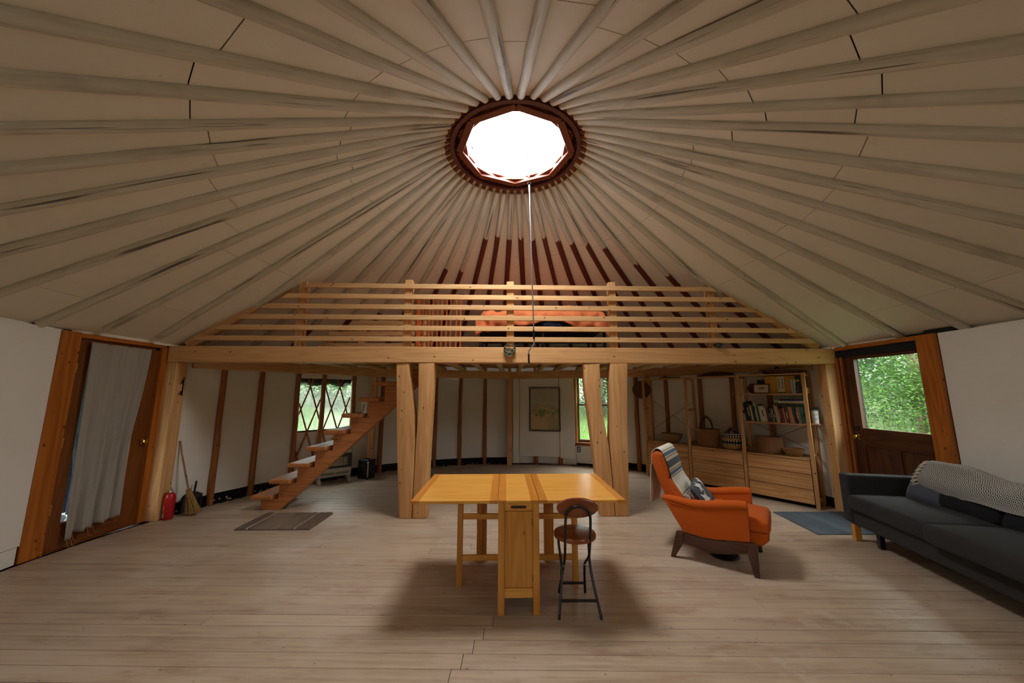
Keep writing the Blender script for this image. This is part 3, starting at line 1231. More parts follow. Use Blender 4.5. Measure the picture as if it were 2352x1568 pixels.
for k in range(-9, 11):
    x = -.235 + .4 * k
    ye = rim_y(x)
    if ye is None or ye - by(x) < .5:
        continue
    rr = random.uniform(.048, .058)
    log('joist_log', (x, by(x) + .15, 2.032), (x + random.uniform(-.03, .03), ye + .07, 2.032), rr, rr * .9, M['log'], loft, n=10, wob=.006)
yy = 4.80
while yy < 7.9:
    xs = [x / 50 for x in range(-220, 221) if rim_y(x / 50) and rim_y(x / 50) > yy + .10 and by(x / 50) + .1 < yy]
    if xs and max(xs) - min(xs) > .3:
        MB().box((0, 0, 0), (max(xs) - min(xs), .137, .025)).build('deck_board', M['deck'], loft, loc=((max(xs) + min(xs)) / 2, yy + .07, 2.098), bevel=.002, seg=1)
    yy += .14

# forked posts ------------------------------------------------------
def forked(name, label, stems, y, t):
    o = thing(name, label, 'post', (sum(p[0] for p in stems[0]) / len(stems[0]), y, 0), 0, 'forked posts under the loft beam')
    ox = o.location.x
    for poly in stems:
        mb = MB()
        mb.prism([(x - ox, z) for x, z in poly], lambda a, b, tt: (a, tt, b), 0, t)
        mb.build('stem', M['forkZ'], o, bevel=.012, seg=2, smooth=35)
    return o


M['forkZ'] = wood('forked_fir_timber', (222, 170, 114), (198, 140, 84), axis='Z', rough=.55, knots=.55)
ZT = ZB0 - .002
forked('forked_post', 'left forked timber post beside the stair, two stems split down to the foot',
       [[(-1.387, 0), (-1.235, 0), (-1.228, .55), (-1.228, .92), (-1.255, 1.25), (-1.305, 1.55), (-1.34, 1.75), (-1.345, ZT), (-1.513, ZT), (-1.485, 1.4), (-1.45, .8)],
        [(-1.225, 0), (-1.05, 0), (-1.055, .35), (-1.045, .8), (-1.03, 1.3), (-1.015, ZT), (-1.222, ZT), (-1.215, 1.7), (-1.205, 1.35), (-1.213, 1.0), (-1.221, .6)]], 4.595, .17)
forked('forked_post', 'right forked timber post behind the armchair, leaning stem joined low to an upright stem',
       [[(1.108, 0), (1.29, 0), (1.275, .35), (1.262, .62), (1.245, .85), (1.20, 1.15), (1.17, 1.45), (1.165, ZT), (.947, ZT), (.965, 1.55), (1.005, 1.2), (1.05, .75), (1.085, .35)],
        [(1.294, 0), (1.471, 0), (1.485, .6), (1.495, 1.1), (1.52, 1.6), (1.537, ZT), (1.305, ZT), (1.295, 1.6), (1.285, 1.2), (1.268, .95), (1.262, .82), (1.272, .62), (1.285, .35)]], 4.675, .17)

# railing -------------------------------------------------------------
railing = thing('loft_railing', 'six-rail pine guard railing along the front edge of the loft', 'railing', (0, 4.63, ZB1))


def rl(x, d, z):
    return Vector((x, by(x) + d - 4.63, z - ZB1))


for x, zt in ((-2.80, 3.04), (-1.397, 3.045), (-.024, 3.035), (1.379, 3.045), (2.768, 3.04)):
    p = rl(x, .065, ZB1)
    MB().span((p.x - .05, p.y - .045, 0.0), (p.x + .05, p.y + .045, zt - ZB1)).build('railing_post', M['railZ'] if 'railZ' in M else M['firZ'], railing, bevel=.004, seg=1)
for z in (2.944, 2.798, 2.658, 2.515, 2.371, 2.227):
    h = .064
    re = R - (z + h / 2 - ZE) / SL - .02
    dy = by(0) - YC
    xe = sqrt(re * re - dy * dy)
    xl, xr = XC - xe + .03, XC + xe * .985
    a, b = rl(xl, -.002, z), rl(xr, -.002, z)
    # ends cut to the slope of the roof
    L = (b - a).length
    Mx = frame(a, b).to_4x4()
    Mx.translation = (a + b) / 2
    mb = MB()
    cut = h * 1.35
    mb.prism([(-L / 2, -h / 2), (L / 2, -h / 2), (L / 2 - cut, h / 2), (-L / 2 + cut, h / 2)], lambda p, q, t: (p, t, q), -.016, .016)
    mb.build('rail', M['rail'], railing, M=Mx, bevel=.003, seg=1)
for sgn in (-1, 1):
    x0, x1 = sgn * 4.22, sgn * 2.93
    board('roof_brace', rl(x0, .06, 2.13), rl(x1, .06, 3.0), .045, .12, M['fir'], railing, up=(0, 0, 1))

inner = thing('stair_guard', 'low pine guard of three boards round the stair opening in the loft', 'railing', (-2.0, 5.85, 2.11))
for x in (-2.52 + 2, -1.42 + 2):
    MB().span((x - .045, -.045, 0), (x + .045, .045, .84 if x < 0 else .80)).build('guard_post', M['firZ'], inner, bevel=.004, seg=1)
for z in (.20, .40, .58):
    board('guard_board', (-1.05, -.06, z), (.62, -.06, z), .025, .075, M['fir'], inner)
board('guard_brace', (-1.35, .06, .12), (-.5, .06, .62), .035, .09, M['fir'], inner)

# slatted orange gate leaning in the loft -----------------------------
gate = thing('slatted_gate', 'orange slatted wooden gate with black pull plate standing in the loft', 'gate', (-1.2, 5.75, 2.111))
board('top_rail', (-.37, 0, 1.03), (.30, 0, 1.03), .03, .065, M['orangewood'], gate)
board('bottom_rail', (-.37, 0, .14), (.38, 0, .14), .03, .05, M['orangewood'], gate)
for i, x in enumerate((-.335, -.275, -.19, -.12, -.04, .03, .11, .18, .275, .345)):
    zt = 1.0 if i < 8 else .98
    MB().span((x - .014, -.008, .12), (x + .014, .008, zt)).build('slat', M['orangewood'], gate, bevel=.002, seg=1)
pg = MB()
hole = [(.30 + .055 + .033 * cos(t), 1.03 + .016 * sin(t)) for t in [2 * pi * i / 16 for i in range(16)]]
outer = [(.30, .995), (.41, .995), (.41, 1.065), (.30, 1.065)]
# plate with an oval hand hole, made of a ring of quads
ring_o = []
for i in range(16):
    t = 2 * pi * i / 16
    c_, s_ = cos(t), sin(t)
    k = min(.055 / max(abs(c_), 1e-6), .035 / max(abs(s_), 1e-6))
    ring_o.append((.355 + c_ * k, 1.03 + s_ * k))
for y in (-.012, .012):
    for x, z in ring_o:
        pg.v.append((x, y, z))
    for x, z in hole:
        pg.v.append((x, y, z))
for i in range(16):
    j = (i + 1) % 16
    pg.f += [(i, j, 16 + j, 16 + i), (32 + j, 32 + i, 48 + i, 48 + j), (16 + i, 16 + j, 48 + j, 48 + i), (j, i, 32 + i, 32 + j)]
pg.build('pull_plate', M['blackp'], gate)
for x in (-.36, .16):
    MB().tube([(x, -.02, 1.03), (x, -.01, 1.03)], .008, 8).build('bolt', M['iron'], gate)
MB().span((-.385, -.02, .0), (-.345, .02, 1.06)).build('gate_post', M['orangewood'], gate, bevel=.003, seg=1)
MB().span((.36, -.015, .0), (.385, .015, .16)).build('gate_foot', M['orangewood'], gate, bevel=.003, seg=1)

# bed in the loft -----------------------------------------------------
bed = thing('bed', 'black metal platform bed behind the loft railing', 'bed', (.46, 5.75, 2.111))
for x in (-.92, 0, .92):
    for y in (-.55, .55):
        MB().span((x - .02, y - .02, 0), (x + .02, y + .02, .33)).build('leg', M['black'], bed, bevel=.003, seg=1)
for y in (-.58, .58):
    board('side_rail', (-.97, y, .345), (.97, y, .345), .03, .05, M['black'], bed)
for i in range(9):
    z = .10 + .028 * i
    if i % 2 == 0:
        board('tie_bar', (-.90, -.50, z), (.90, -.50, z), .012, .010, M['iron'], bed)
M['mattress'] = fabric('navy_mattress', (26, 34, 56), (18, 24, 40))
rbox(1.95, 1.2, .20, .05).build('mattress', M['mattress'], bed, loc=(0, 0, .47), smooth=50)


def duv(u, v):
    # u along the length, v over from the front hem across the top to the back
    x = -1.0 + 2.0 * u
    s = v * 1.9
    lump = .04 * sin(u * 5.2 + 1.1) * sin(v * 3.1) + .17 * math.exp(-((u - .38) / .15) ** 2) + .18 * math.exp(-((u - .75) / .18) ** 2)
    wr = .014 * sin(u * 31 + v * 17 + 2 * sin(v * 9)) + .012 * sin(u * 57 - v * 33 + sin(u * 13)) + .009 * sin(v * 60 + u * 23) + .006 * sin(u * 110 + v * 40)
    hem = .17 + .07 * sin(u * 7.5 + .6) + .03 * sin(u * 19)
    if s < hem:
        y, z = -.64, .575 - (hem - s)
        y -= wr * 1.2
    else:
        t = (s - hem)
        y = -.64 + min(t, 1.28)
        z = .60 + lump * min(1, t * 3.2) * (1.0 if t < 1.1 else max(0, 1 - (t - 1.1) * 5)) + wr
        z += .02 * min(1, t * 8)
    e = min(u, 1 - u)
    if e < .06:
        z -= (.06 - e) * 2.2
    return (x, y, z)


dv = MB().grid(duv, 110, 60).build('duvet', M['duvet'], None, loc=(.46, 5.75, 2.111), smooth=80, solid=.015)
tag(dv, 'crumpled orange duvet spread over the black loft bed', 'duvet')

# wire coils on the beam ------------------------------------------------
def coil(name, label, x, cols, rad, drop, n, lo=-.03):
    o = thing(name, label, 'cable', (x, by(x) - .03, ZB1 + .03))
    for j, c in enumerate(cols):
        mb = MB()
        for i in range(n):
            a = random.uniform(.7, 1.1)
            dd = random.uniform(.45, 1.3)
            pts = []
            for t in range(25):
                tt = 2 * pi * t / 24
                pts.append((rad * a * cos(tt) + random.uniform(-.003, .003), random.uniform(-.024, .016), drop * dd * (sin(tt) - 1) * .5 + lo + .03))
            mb.tube(pts, .0035, 5)
        mb.build('wire_loop', plain('wire_%s' % name, c, .5), o, smooth=60)
    return o


coil('string_lights', 'coil of green and cream wire hung over the middle of the front beam', -.03, [(52, 70, 50), (176, 166, 136)], .072, .12, 13)
coil('cord_coil', 'small dark green cord coil on the beam at the right railing post', 2.77, [(28, 52, 34)], .06, .045, 8, lo=.0)

# stair ---------------------------------------------------------------------
stair = thing('staircase', 'open timber stair with thick treads rising to the loft', 'stairs', (-3.2, 5.2, 0))
TR = [(-3.438, .189), (-3.213, .390), (-2.988, .598), (-2.763, .812), (-2.534, 1.030), (-2.316, 1.248), (-2.095, 1.466), (-1.871, 1.681), (-1.655, 1.895)]


def sx_(x):
    return x + 3.2


YN, YF = 4.87, 5.62      # near and far ends of the treads
for x, z in TR:
    board('tread', (sx_(x) + .14, YN - 5.2, z - .027), (sx_(x) + .14, YF - 5.2, z - .027), .28, .055, M['stair'], stair, bevel=.012)
# stringers: notched slabs under the treads
for y0 in (4.94,):
    poly = [(-3.31, 0.0)]
    for (x, z) in TR[:-1]:
        poly += [(x + .12, z - .056), (x + .235, z - .056)] if False else []
    top = []
    for i, (x, z) in enumerate(TR):
        xs = x + .105
        top.append((xs, z - .056))
        top.append((xs + .225, z - .056))
    poly = [(-3.333, 0.0)] + top + [(-1.29, 1.84), (-1.29, 1.65), (-3.06, 0.0)]
    mb = MB()
    mb.prism([(sx_(a), b) for a, b in poly], lambda a, b, t: (a, t - 5.2, b), y0, y0 + .105)
    mb.build('stringer', M['stair'], stair, bevel=.004, seg=1)
M['cupw'] = plain('white_enamel_cup', (222, 222, 218), .3)
cup = thing('mug', 'white cup with black leaf print on the sixth stair tread', 'cup', (-2.045, 5.0, 1.249))
cb = MB()
cb.lathe([(.040, 0), (.044, .01), (.047, .15), (.044, .15), (.041, .012), (0, .010)], 20)
cb.build('cup_body', M['cupw'], cup, smooth=40)
lfb = MB()
for i in range(9):
    z = .035 + .011 * i
    for s in (-1, 1):
        a = -1.9 + .10 * i * .4 + s * .12
        c = Vector((.0465 * cos(a), .0465 * sin(a), z))
        tn = Vector((-sin(a), cos(a), 0))
        lfb.add([c - tn * .010, c + Vector((0, 0, -.003)), c + tn * .010 * 1.0, c + Vector((0, 0, .006))], [(0, 1, 2, 3)])
lfb.build('leaf_print', M['blackp'], cup)

# ================================================================== TABLE
table = thing('gateleg_table', 'golden birch gateleg table with both leaves raised and a narrow cupboard below', 'table', (.035, 3.10, 0), radians(1.2))
TH = .752


def top(name, x0, x1):
    o = MB().span((x0, -.43, TH - .022), (x1, .43, TH)).build(name, M['oakX'], table, bevel=.003, seg=1)
    return o


tl = top('leaf', -.765, -.146)
tc = top('fixed_top', -.143, .151)
tr = top('leaf', .154, .775)
for par, xs in ((tl, (-.737, -.175)), (tc, (-.113, .121)), (tr, (.183, .747))):
    for x in xs:
        MB().span((x - .029, -.431, TH - .0225), (x + .029, .431, TH + .0008)).build('edge_band', M['oakY'], par, bevel=.001, seg=1)
for sx in (-1, 1):
    for sy in (-1, 1):
        MB().span((.004 + sx * .1235 - .023, sy * .398 - .025, 0), (.004 + sx * .1235 + .023, sy * .398 + .025, TH - .022)).build('leg', M['oakZ'], table, bevel=.002, seg=1)
    MB().span((.004 + sx * .135 - .006, -.375, .12), (.004 + sx * .135 + .006, .375, .73)).build('side_panel', M['oakZ'], table)
for sy in (-1, 1):
    y = sy * .40
    MB().span((-.098, y - .012, .105), (.106, y + .012, .165)).build('bottom_rail', M['oakX'], table, bevel=.002, seg=1)
    MB().span((-.098, y - .010, .17), (.106, y + .010, .672)).build('door', M['oakZ'], table, bevel=.002, seg=1)
    dr = MB().span((-.098, y - .012, .676), (.106, y + .012, .728)).build('drawer', M['oakX'], table, bevel=.002, seg=1)
    sl = MB()
    pts = [(-.042 + .016 * cos(t), .016 * sin(t)) for t in [pi / 2 + pi * i / 8 for i in range(9)]] + [(.042 + .016 * cos(t), .016 * sin(t)) for t in [-pi / 2 + pi * i / 8 for i in range(9)]]
    sl.prism([(.004 + a, .702 + b * .62) for a, b in pts], lambda a, b, t: (a, t, b), y + sy * .0115, y + sy * .0130)
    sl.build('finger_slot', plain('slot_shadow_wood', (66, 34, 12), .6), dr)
M['hinge'] = plain('dark_hinge', (48, 36, 24), .4, .7)
for z in (.235, .60):
    MB().span((.101, -.417, z - .022), (.107, -.409, z + .022)).build('hinge', M['hinge'], table)


def gateleg(sx, y, xl, wdt):
    x = .004 + sx * xl
    b0 = .004 + sx * .14
    MB().span((x - wdt / 2, y - .018, 0), (x + wdt / 2, y + .018, TH - .024)).build('gate_leg', M['oakZ'], table, bevel=.002, seg=1)
    for z0, z1 in ((.498, .54), (.186, .228)):
        board('gate_rail', (x - sx * wdt / 2, y, (z0 + z1) / 2), (b0, y, (z0 + z1) / 2), .022, z1 - z0, M['oakX'], table, bevel=.002)


gateleg(-1, -.03, .46, .044)
gateleg(1, -.03, .47, .044)
for sx in (-1, 1):
    x = .004 + sx * .31
    MB().span((x - .045, .37, 0), (x + .008, .44, TH - .024)).build('rear_leg', M['oakZ'], table, bevel=.002, seg=1)
    MB().span((x + .010, .385, .02), (x + .045, .43, .71)).build('rear_leg', M['oakZ'], table, bevel=.002, seg=1)
    board('rear_rail', (x, .40, .72), (.004 + sx * .14, .40, .72), .02, .03, M['oakX'], table)

# ================================================================== STOOL
stool = thing('folding_stool', 'folding stool with round red-brown seat and padded oval back pulled up to the table', 'stool', (.462, 2.80, 0))
st = MB()
st.lathe([(0, .468), (.140, .468), (.153, .476), (.155, .492), (.150, .502), (.10, .508), (0, .510)], 36, (0, -.02, 0))
st.build('seat', M['seatwood'], stool, smooth=40)
bm_ = MB()
Mb = Matrix.Rotation(radians(-80), 3, 'X')
bm_.lathe([(0, -.013), (.062, -.013), (.07, -.006), (.07, .006), (.062, .013), (0, .013)], 40, (0, -.160, .712), sx=2.10, M=Mb)
bm_.build('backrest', M['seatwood'], stool, smooth=40)
R1 = .0095


def fr(name, pts):
    return MB().tube(pts, R1, 9).build(name, M['blackp'], stool, smooth=60)


# inverted U: up from the far feet, past the seat, over the back
def curve(ctrl, n=6):
    out = []
    P = [Vector(c) for c in ctrl]
    for i in range(len(P) - 1):
        p0, p1, p2, p3 = P[max(i - 1, 0)], P[i], P[i + 1], P[min(i + 2, len(P) - 1)]
        for j in range(n):
            t = j / n
            out.append(.5 * ((2 * p1) + (p2 - p0) * t + (2 * p0 - 5 * p1 + 4 * p2 - p3) * t * t + (3 * p1 - p0 - 3 * p2 + p3) * t ** 3))
    out.append(P[-1])
    return out


half = [(-.10, .165, .012), (-.078, .04, .25), (-.086, -.10, .38), (-.088, -.165, .60), (-.078, -.184, .68), (-.045, -.188, .716), (0, -.189, .727)]
full = curve(half + [(-x, y, z) for x, y, z in reversed(half[:-1])])
fr('back_frame', full)
for s in (-1, 1):
    fr('front_leg', curve([(s * .142, -.165, .012), (s * .105, -.05, .25), (s * .112, .04, .40), (s * .112, .055, .466)]))
    fr('foot_cap', [(s * .1425, -.166, .0), (s * .1405, -.160, .03)])
    fr('foot_cap', [(s * .100, .166, .0), (s * .0985, .157, .03)])
    MB().tube([(s * .070, -.004, .272), (s * .118, -.046, .266)], .006, 8).build('pivot_bolt', M['steel'], stool, smooth=50)
fr('foot_rail', [(-.130, -.128, .096), (.130, -.128, .096)])
fr('rear_rail', [(-.094, .128, .085), (.094, .128, .085)])

# ================================================================== ARMCHAIR
# local x points forward, y to the chair's own left
chair = thing('armchair', 'orange wool armchair on dark walnut legs', 'chair', (1.99, 3.61, 0), atan2(-.596, .803))
W0 = .325
for s in (-1, 1):
    y0, y1 = (s * W0, s * (W0 - .042))
    f = lambda a, b, t: (a, t, b)
    mb = MB().prism([(-.381, 0), (-.345, 0), (-.285, .10), (-.262, .155), (-.258, .235), (-.318, .235)], f, y0, y1)
    mb.build('rear_leg', M['walnut'], chair, bevel=.006, seg=2, smooth=40)
    mb = MB().prism([(.272, 0), (.312, 0), (.314, .262), (.245, .256), (.238, .17)], f, y0, y1)
    mb.build('front_leg', M['walnut'], chair, bevel=.006, seg=2, smooth=40)
    top_e = [(-.259, .230), (-.19, .224), (-.10, .217), (0, .220), (.10, .235), (.25, .256)]
    bot_e = [(.24, .175), (.16, .148), (.09, .130), (0, .112), (-.09, .113), (-.17, .130), (-.262, .140)]
    mb = MB().prism(top_e + bot_e, f, y0 - s * .006, y1 + s * .004)
    mb.build('side_rail', M['walnut'], chair, bevel=.005, seg=2, smooth=40)
    # upholstered side panel and rolled arm
    arm = [(-.425, .512), (-.36, .510), (-.27, .500), (-.16, .492), (-.04, .504), (.10, .530), (.20, .545), (.262, .548)]
    poly = [(-.258, .236), (-.10, .222), (.0, .225), (.12, .244), (.262, .262), (.268, .545)] + list(reversed(arm[:-1]))
    mb = MB().prism(poly, f, s * (W0 - .012), s * (W0 - .075))
    mb.build('side_panel', M['orange'], chair, bevel=.012, seg=3, smooth=50)
    mb = MB()
    mb.tube([(x, s * (W0 - .040), z) for x, z in arm], [.026, .034, .038, .040, .041, .042, .042, .038], 14)
    mb.build('arm_roll', M['orange'], chair, smooth=60)
    mb = MB()
    mb.tube([(x, s * (W0 - .010), z - .030) for x, z in arm[1:]], .0035, 6)
    mb.tube([(.262, s * (W0 - .0135), .50), (.257, s * (W0 - .0135), .275)], .0035, 6)
    mb.build('piping', M['orange'], chair, smooth=60)
prof = [(-.16, .30), (-.30, .34), (-.42, .53), (-.475, .66), (-.525, .83), (-.528, .89), (-.505, .925), (-.465, .930), (-.435, .90), (-.40, .72), (-.33, .58), (-.20, .43)]
mb = MB().prism(prof, lambda a, b, t: (a, t, b), -.25, .30)
mb.build('backrest', M['orange'], chair, bevel=.02, seg=3, smooth=60)
up_ = [(-.435, .70), (-.475, .885), (-.460, .920), (-.428, .910), (-.394, .80), (-.376, .70), (-.388, .680)]
mb = MB().prism(up_, lambda a, b, t: (a, t, b), -.24, .29)
mb.build('back_cushion', M['orange'], chair, bevel=.018, seg=3, smooth=60)
lo_ = [(-.425, .672), (-.36, .54), (-.28, .42), (-.215, .43), (-.275, .55), (-.345, .655), (-.375, .69)]
mb = MB().prism(lo_, lambda a, b, t: (a, t, b), -.232, .232)
mb.build('back_cushion', M['orange'], chair, bevel=.018, seg=3, smooth=60)
cu = rbox(.645, .50, .115, .042, .022)
sc_ = cu.build('seat_cushion', M['orange'], chair, loc=(.0875, 0, .385), smooth=60)
mb = MB()
for z in (.405, .362):
    mb.tube([(.375, -.246, z), (.398, -.236, z), (.408, -.21, z), (.408, .21, z), (.398, .236, z), (.375, .246, z)], .0045, 6)
mb.tube([(-.1, -.249, .405), (.35, -.249, .405), (.375, -.246, .405)], .0045, 6)
mb.build('piping', M['orange'], sc_, M=Matrix.Translation((-.0875, 0, -.385)), smooth=60)
ap = MB().prism([(-.22, .225), (.29, .225), (.35, .235), (.398, .285), (.392, .330), (-.22, .330)], lambda a, b, t: (a, t, b), -.248, .248)
ap.build('front_apron', M['orange'], chair, bevel=.014, seg=3, smooth=60)
sw = MB()
sw.lathe([(.12, 0), (.13, .006), (.12, .018), (.03, .024), (.028, .20), (0, .20)], 28, (.02, 0, 0))
sw.build('swivel_base', M['iron'], chair, smooth=40)

# star cushion ------------------------------------------------------------
cushM = Matrix.Translation((-.135, .06, .510)) @ Matrix.Rotation(radians(52), 4, 'Y') @ Matrix.Rotation(radians(8), 4, 'Z')
ccen = chair.matrix_basis if False else None
cm = Matrix.Translation((1.99, 3.61, 0)) @ Matrix.Rotation(atan2(-.596, .803), 4, 'Z') @ cushM
sc = thing('star_cushion', 'grey cushion with white stars leaning in the orange armchair', 'cushion')
sc.matrix_basis = cm
pillow(.28, .34, .10, 14).build('cushion_cover', M['greycush'], sc, smooth=80)


def star(mb, cx, cy, r, rot):
    def zz(x, y):
        a, b = x / .15, y / .17
        t = max(0, (1 - min(1, abs(a)) ** 4) * (1 - min(1, abs(b)) ** 4)) ** .45
        return .05 * t + .006
    pts = []
    for i in range(10):
        t = rot + pi * i / 5
        q = r if i % 2 == 0 else r * .45
        x, y = cx + q * cos(t), cy + q * sin(t)
        x, y = max(-.145, min(.145, x)), max(-.165, min(.165, y))
        pts.append((x, y, zz(x, y)))
    mb.add([(cx, cy, zz(cx, cy))] + pts, [(0, 1 + i, 1 + (i + 1) % 10) for i in range(10)])


for cx, cy, r, rot in ((-.09, -.07, .075, .3), (.015, -.13, .07, 1.1), (-.10, .09, .07, .7)):
    mb = MB()
    star(mb, cx, cy, r, rot)
    mb.build('star', M['starw'], sc)

# striped blanket over the chair back --------------------------------------


def stripes_mat():
    m = N('striped_cotton')
    uv = m.n('ShaderNodeUVMap')
    s = m.n('ShaderNodeSeparateXYZ')
    m.l(uv.outputs[0], s.inputs[0])
    v = s.outputs[1]
    c = lin((226, 218, 200))
    tan = lin((206, 190, 160))
    blue = lin((58, 92, 122))
    dark = lin((58, 54, 50))
    col = c

    def band(col, a, b, cc):
        f = m.math('MULTIPLY', m.math('GREATER_THAN', v, a), m.math('LESS_THAN', v, b))
        return m.mix(f, col, cc)
    col = band(col, .625, .83, tan)
    for a, b, cc in ((.582, .588, dark), (.602, .635, blue), (.648, .654, dark), (.682, .745, lin((52, 70, 84))), (.770, .776, dark),
                     (.786, .812, blue), (.826, .832, dark)):
        col = band(col, a, b, cc)
    n = m.noise(m.coord(rnd=False), 210, 2, .8)
    col = m.mix(m.math('MULTIPLY', m.step(n, .56, .7), .5), col, lin((214, 210, 196)))
    m.col(col)
    m.set(Roughness=.9)
    m.b.inputs['Sheen Weight'].default_value = .1
    m.bump(n, .3, .002)
    return m.m


def uvgrid(name, fn, nu, nv, mat, **kw):
    mb = MB().grid(fn, nu, nv)
    me = mb.mesh(name, smooth=80)
    uvl = me.uv_layers.new(name='UVMap')
    for poly in me.polygons:
        for li in poly.loop_indices:
            vi = me.loops[li].vertex_index
            uvl.data[li].uv = (vi // (nv + 1) / nu, vi % (nv + 1) / nv)
    return link(name, me, mat, **kw)


path = curve([(-.56, .0, .43), (-.553, 0, .55), (-.545, 0, .70), (-.545, 0, .85), (-.540, 0, .905), (-.508, 0, .946), (-.475, 0, .950), (-.440, 0, .925),
              (-.392, 0, .82), (-.368, 0, .71), (-.350, 0, .655), (-.305, 0, .585), (-.275, 0, .530)], 5)
plen = [0]
for a, b in zip(path[:-1], path[1:]):
    plen.append(plen[-1] + (b - a).length)


def on_path(t):
    d = t * plen[-1]
    for i in range(len(path) - 1):
        if d <= plen[i + 1] or i == len(path) - 2:
            k = (d - plen[i]) / max(1e-6, plen[i + 1] - plen[i])
            return path[i].lerp(path[i + 1], min(1, k))


def blank(u, v):
    p = on_path(v)
    wv = max(0, (v - .62)) * .05
    sp = 1.0 + (.12 * (.3 - v) / .3 if v < .3 else 0)
    y = (-.190 + .505 * u) * sp
    k = .006 * sin(u * 21 + v * 5) * (1.5 if v < .3 else .35) + wv * sin(u * 16)
    if v < .35:
        return (p.x - abs(k) - .006, y, p.z - (.03 * sin(u * 3.0) + .05 * u) * (1 - v / .35) * .6)
    return (p.x + .004 + abs(k) * .4, y, p.z + .004 + abs(k) * .4)


CHM = Matrix.Translation((1.99, 3.61, 0)) @ Matrix.Rotation(atan2(-.596, .803), 4, 'Z')
bl = thing('striped_blanket', 'cream blanket with blue stripes draped over the armchair back', 'blanket')
bl.matrix_basis = CHM
uvgrid('blanket_cloth', blank, 30, 90, stripes_mat(), parent=bl, solid=.005)
frg = MB()
for i in range(44):
    uu = i / 43
    p = Vector(blank(uu, 1.0))
    d = Vector((.05 + random.uniform(-.02, .03), random.uniform(-.03, .03), -.07 + random.uniform(-.01, .02)))
    frg.tube([p, p + d * .5 + Vector((.012, 0, .012)), p + d], .003, 5)
M['fringe2'] = plain('mixed_fringe', (206, 196, 176), .9, var=.4, nscale=90)
frg.build('fringe', M['fringe2'], bl, smooth=60)['kind'] = 'stuff'

# ================================================================== SOFA
# local x runs along the sofa towards the camera, y towards the wall
AX_ = Vector((-.19, -.982, 0)).normalized()
sofa = thing('sofa', 'long charcoal sofa with loose seat cushions along the right wall', 'sofa', (3.575, 4.05, 0))
sofa.rotation_euler = (0, 0, atan2(AX_.y, AX_.x))
SOM = Matrix.Translation(sofa.location) @ Matrix.Rotation(sofa.rotation_euler.z, 4, 'Z')
SL_ = 2.25


def so(mb, name, mat, parent=sofa, **kw):
    return mb.build(name, mat, parent, **kw)


so(rbox(SL_ - .1, .74, .17, .03), 'base', M['charcoal'], loc=(SL_ / 2, .395, .245), smooth=50)
for x in (.065, SL_ - .065):
    mb = MB().prism([(.005, .19), (.05, .155), (.76, .155), (.79, .19), (.79, .655), (.005, .662)], lambda a, b, t: (t, a, b), x - .062, x + .062)
    mb.build('arm', M['charcoal'], sofa, bevel=.028, seg=4, smooth=60)
for x0, x1, dy, ov in ((.13, 1.02, .0, .0), (1.025, SL_ - .13, -.045, .008)):
    c = rbox(x1 - x0, .66, .15, .045, .028)
    o = so(c, 'seat_cushion', M['charcoal'], loc=((x0 + x1) / 2, .305 + dy, .392 + ov), smooth=60)
    mb = MB()
    hx, hy = (x1 - x0) / 2 - .012, .33 - .012
    mb.tube([(-hx, -hy, .062), (hx, -hy, .062)], .004, 6)
    mb.build('piping', M['charcoal'], o, smooth=60)
mb = MB().prism([(.62, .32), (.80, .32), (.80, .72), (.74, .74), (.68, .72)], lambda a, b, t: (t, a, b), .128, SL_ - .128)
mb.build('back', M['charcoal'], sofa, bevel=.03, seg=3, smooth=60)
for x0, x1 in ((.17, 1.0), (1.01, 1.98)):
    c = rbox(x1 - x0, .38, .13, .05, .03)
    so(c, 'back_cushion', M['blackcush'], M=Matrix.Translation(((x0 + x1) / 2, .60, .62)) @ Matrix.Rotation(radians(62), 4, 'X'), smooth=60)
for x in (.10, SL_ - .10):
    for y in (.05, .72):
        so(MB().span((x - .028, y - .028, 0), (x + .028, y + .028, .16)), 'leg', M['oakZ'], bevel=.003, seg=1)
for x in (.30, 1.7):
    so(MB().span((x - .022, .10, .0), (x + .022, .15, .165)), 'support_foot', M['blackp'], bevel=.006, seg=1)

sp = thing('slate_pillow', 'slate blue linen pillow propped on the sofa arm end', 'pillow')
sp.matrix_basis = SOM @ Matrix.Translation((.40, .545, .655)) @ Matrix.Rotation(radians(8), 4, 'Z') @ Matrix.Rotation(radians(58), 4, 'X')
pillow(.32, .40, .12, 16).build('pillow_cover', M['slate'], sp, smooth=80)


def throw_mat():
    m = N('diamond_weave')
    uv = m.n('ShaderNodeUVMap')
    s = m.n('ShaderNodeSeparateXYZ')
    m.l(uv.outputs[0], s.inputs[0])

    def tri(x, k):
        return m.math('ABSOLUTE', m.math('SUBTRACT', m.math('FRACT', m.math('MULTIPLY', x, k)), .5))
    d = m.math('ADD', tri(s.outputs[0], 36.0), tri(s.outputs[1], 13.0))
    st = m.math('SINE', m.math('MULTIPLY', d, 6.283 * 3.0))
    n = m.noise(m.coord(rnd=False), 240, 2, .7)
    f = m.step(m.math('ADD', st, m.math('MULTIPLY_ADD', n, .8, -.4)), -.15, .25)
    m.col(m.mix(f, lin((62, 62, 62)), lin((206, 202, 190))))
    m.set(Roughness=.95)
    m.bump(m.math('ADD', st, n), .4, .003)
    return m.m


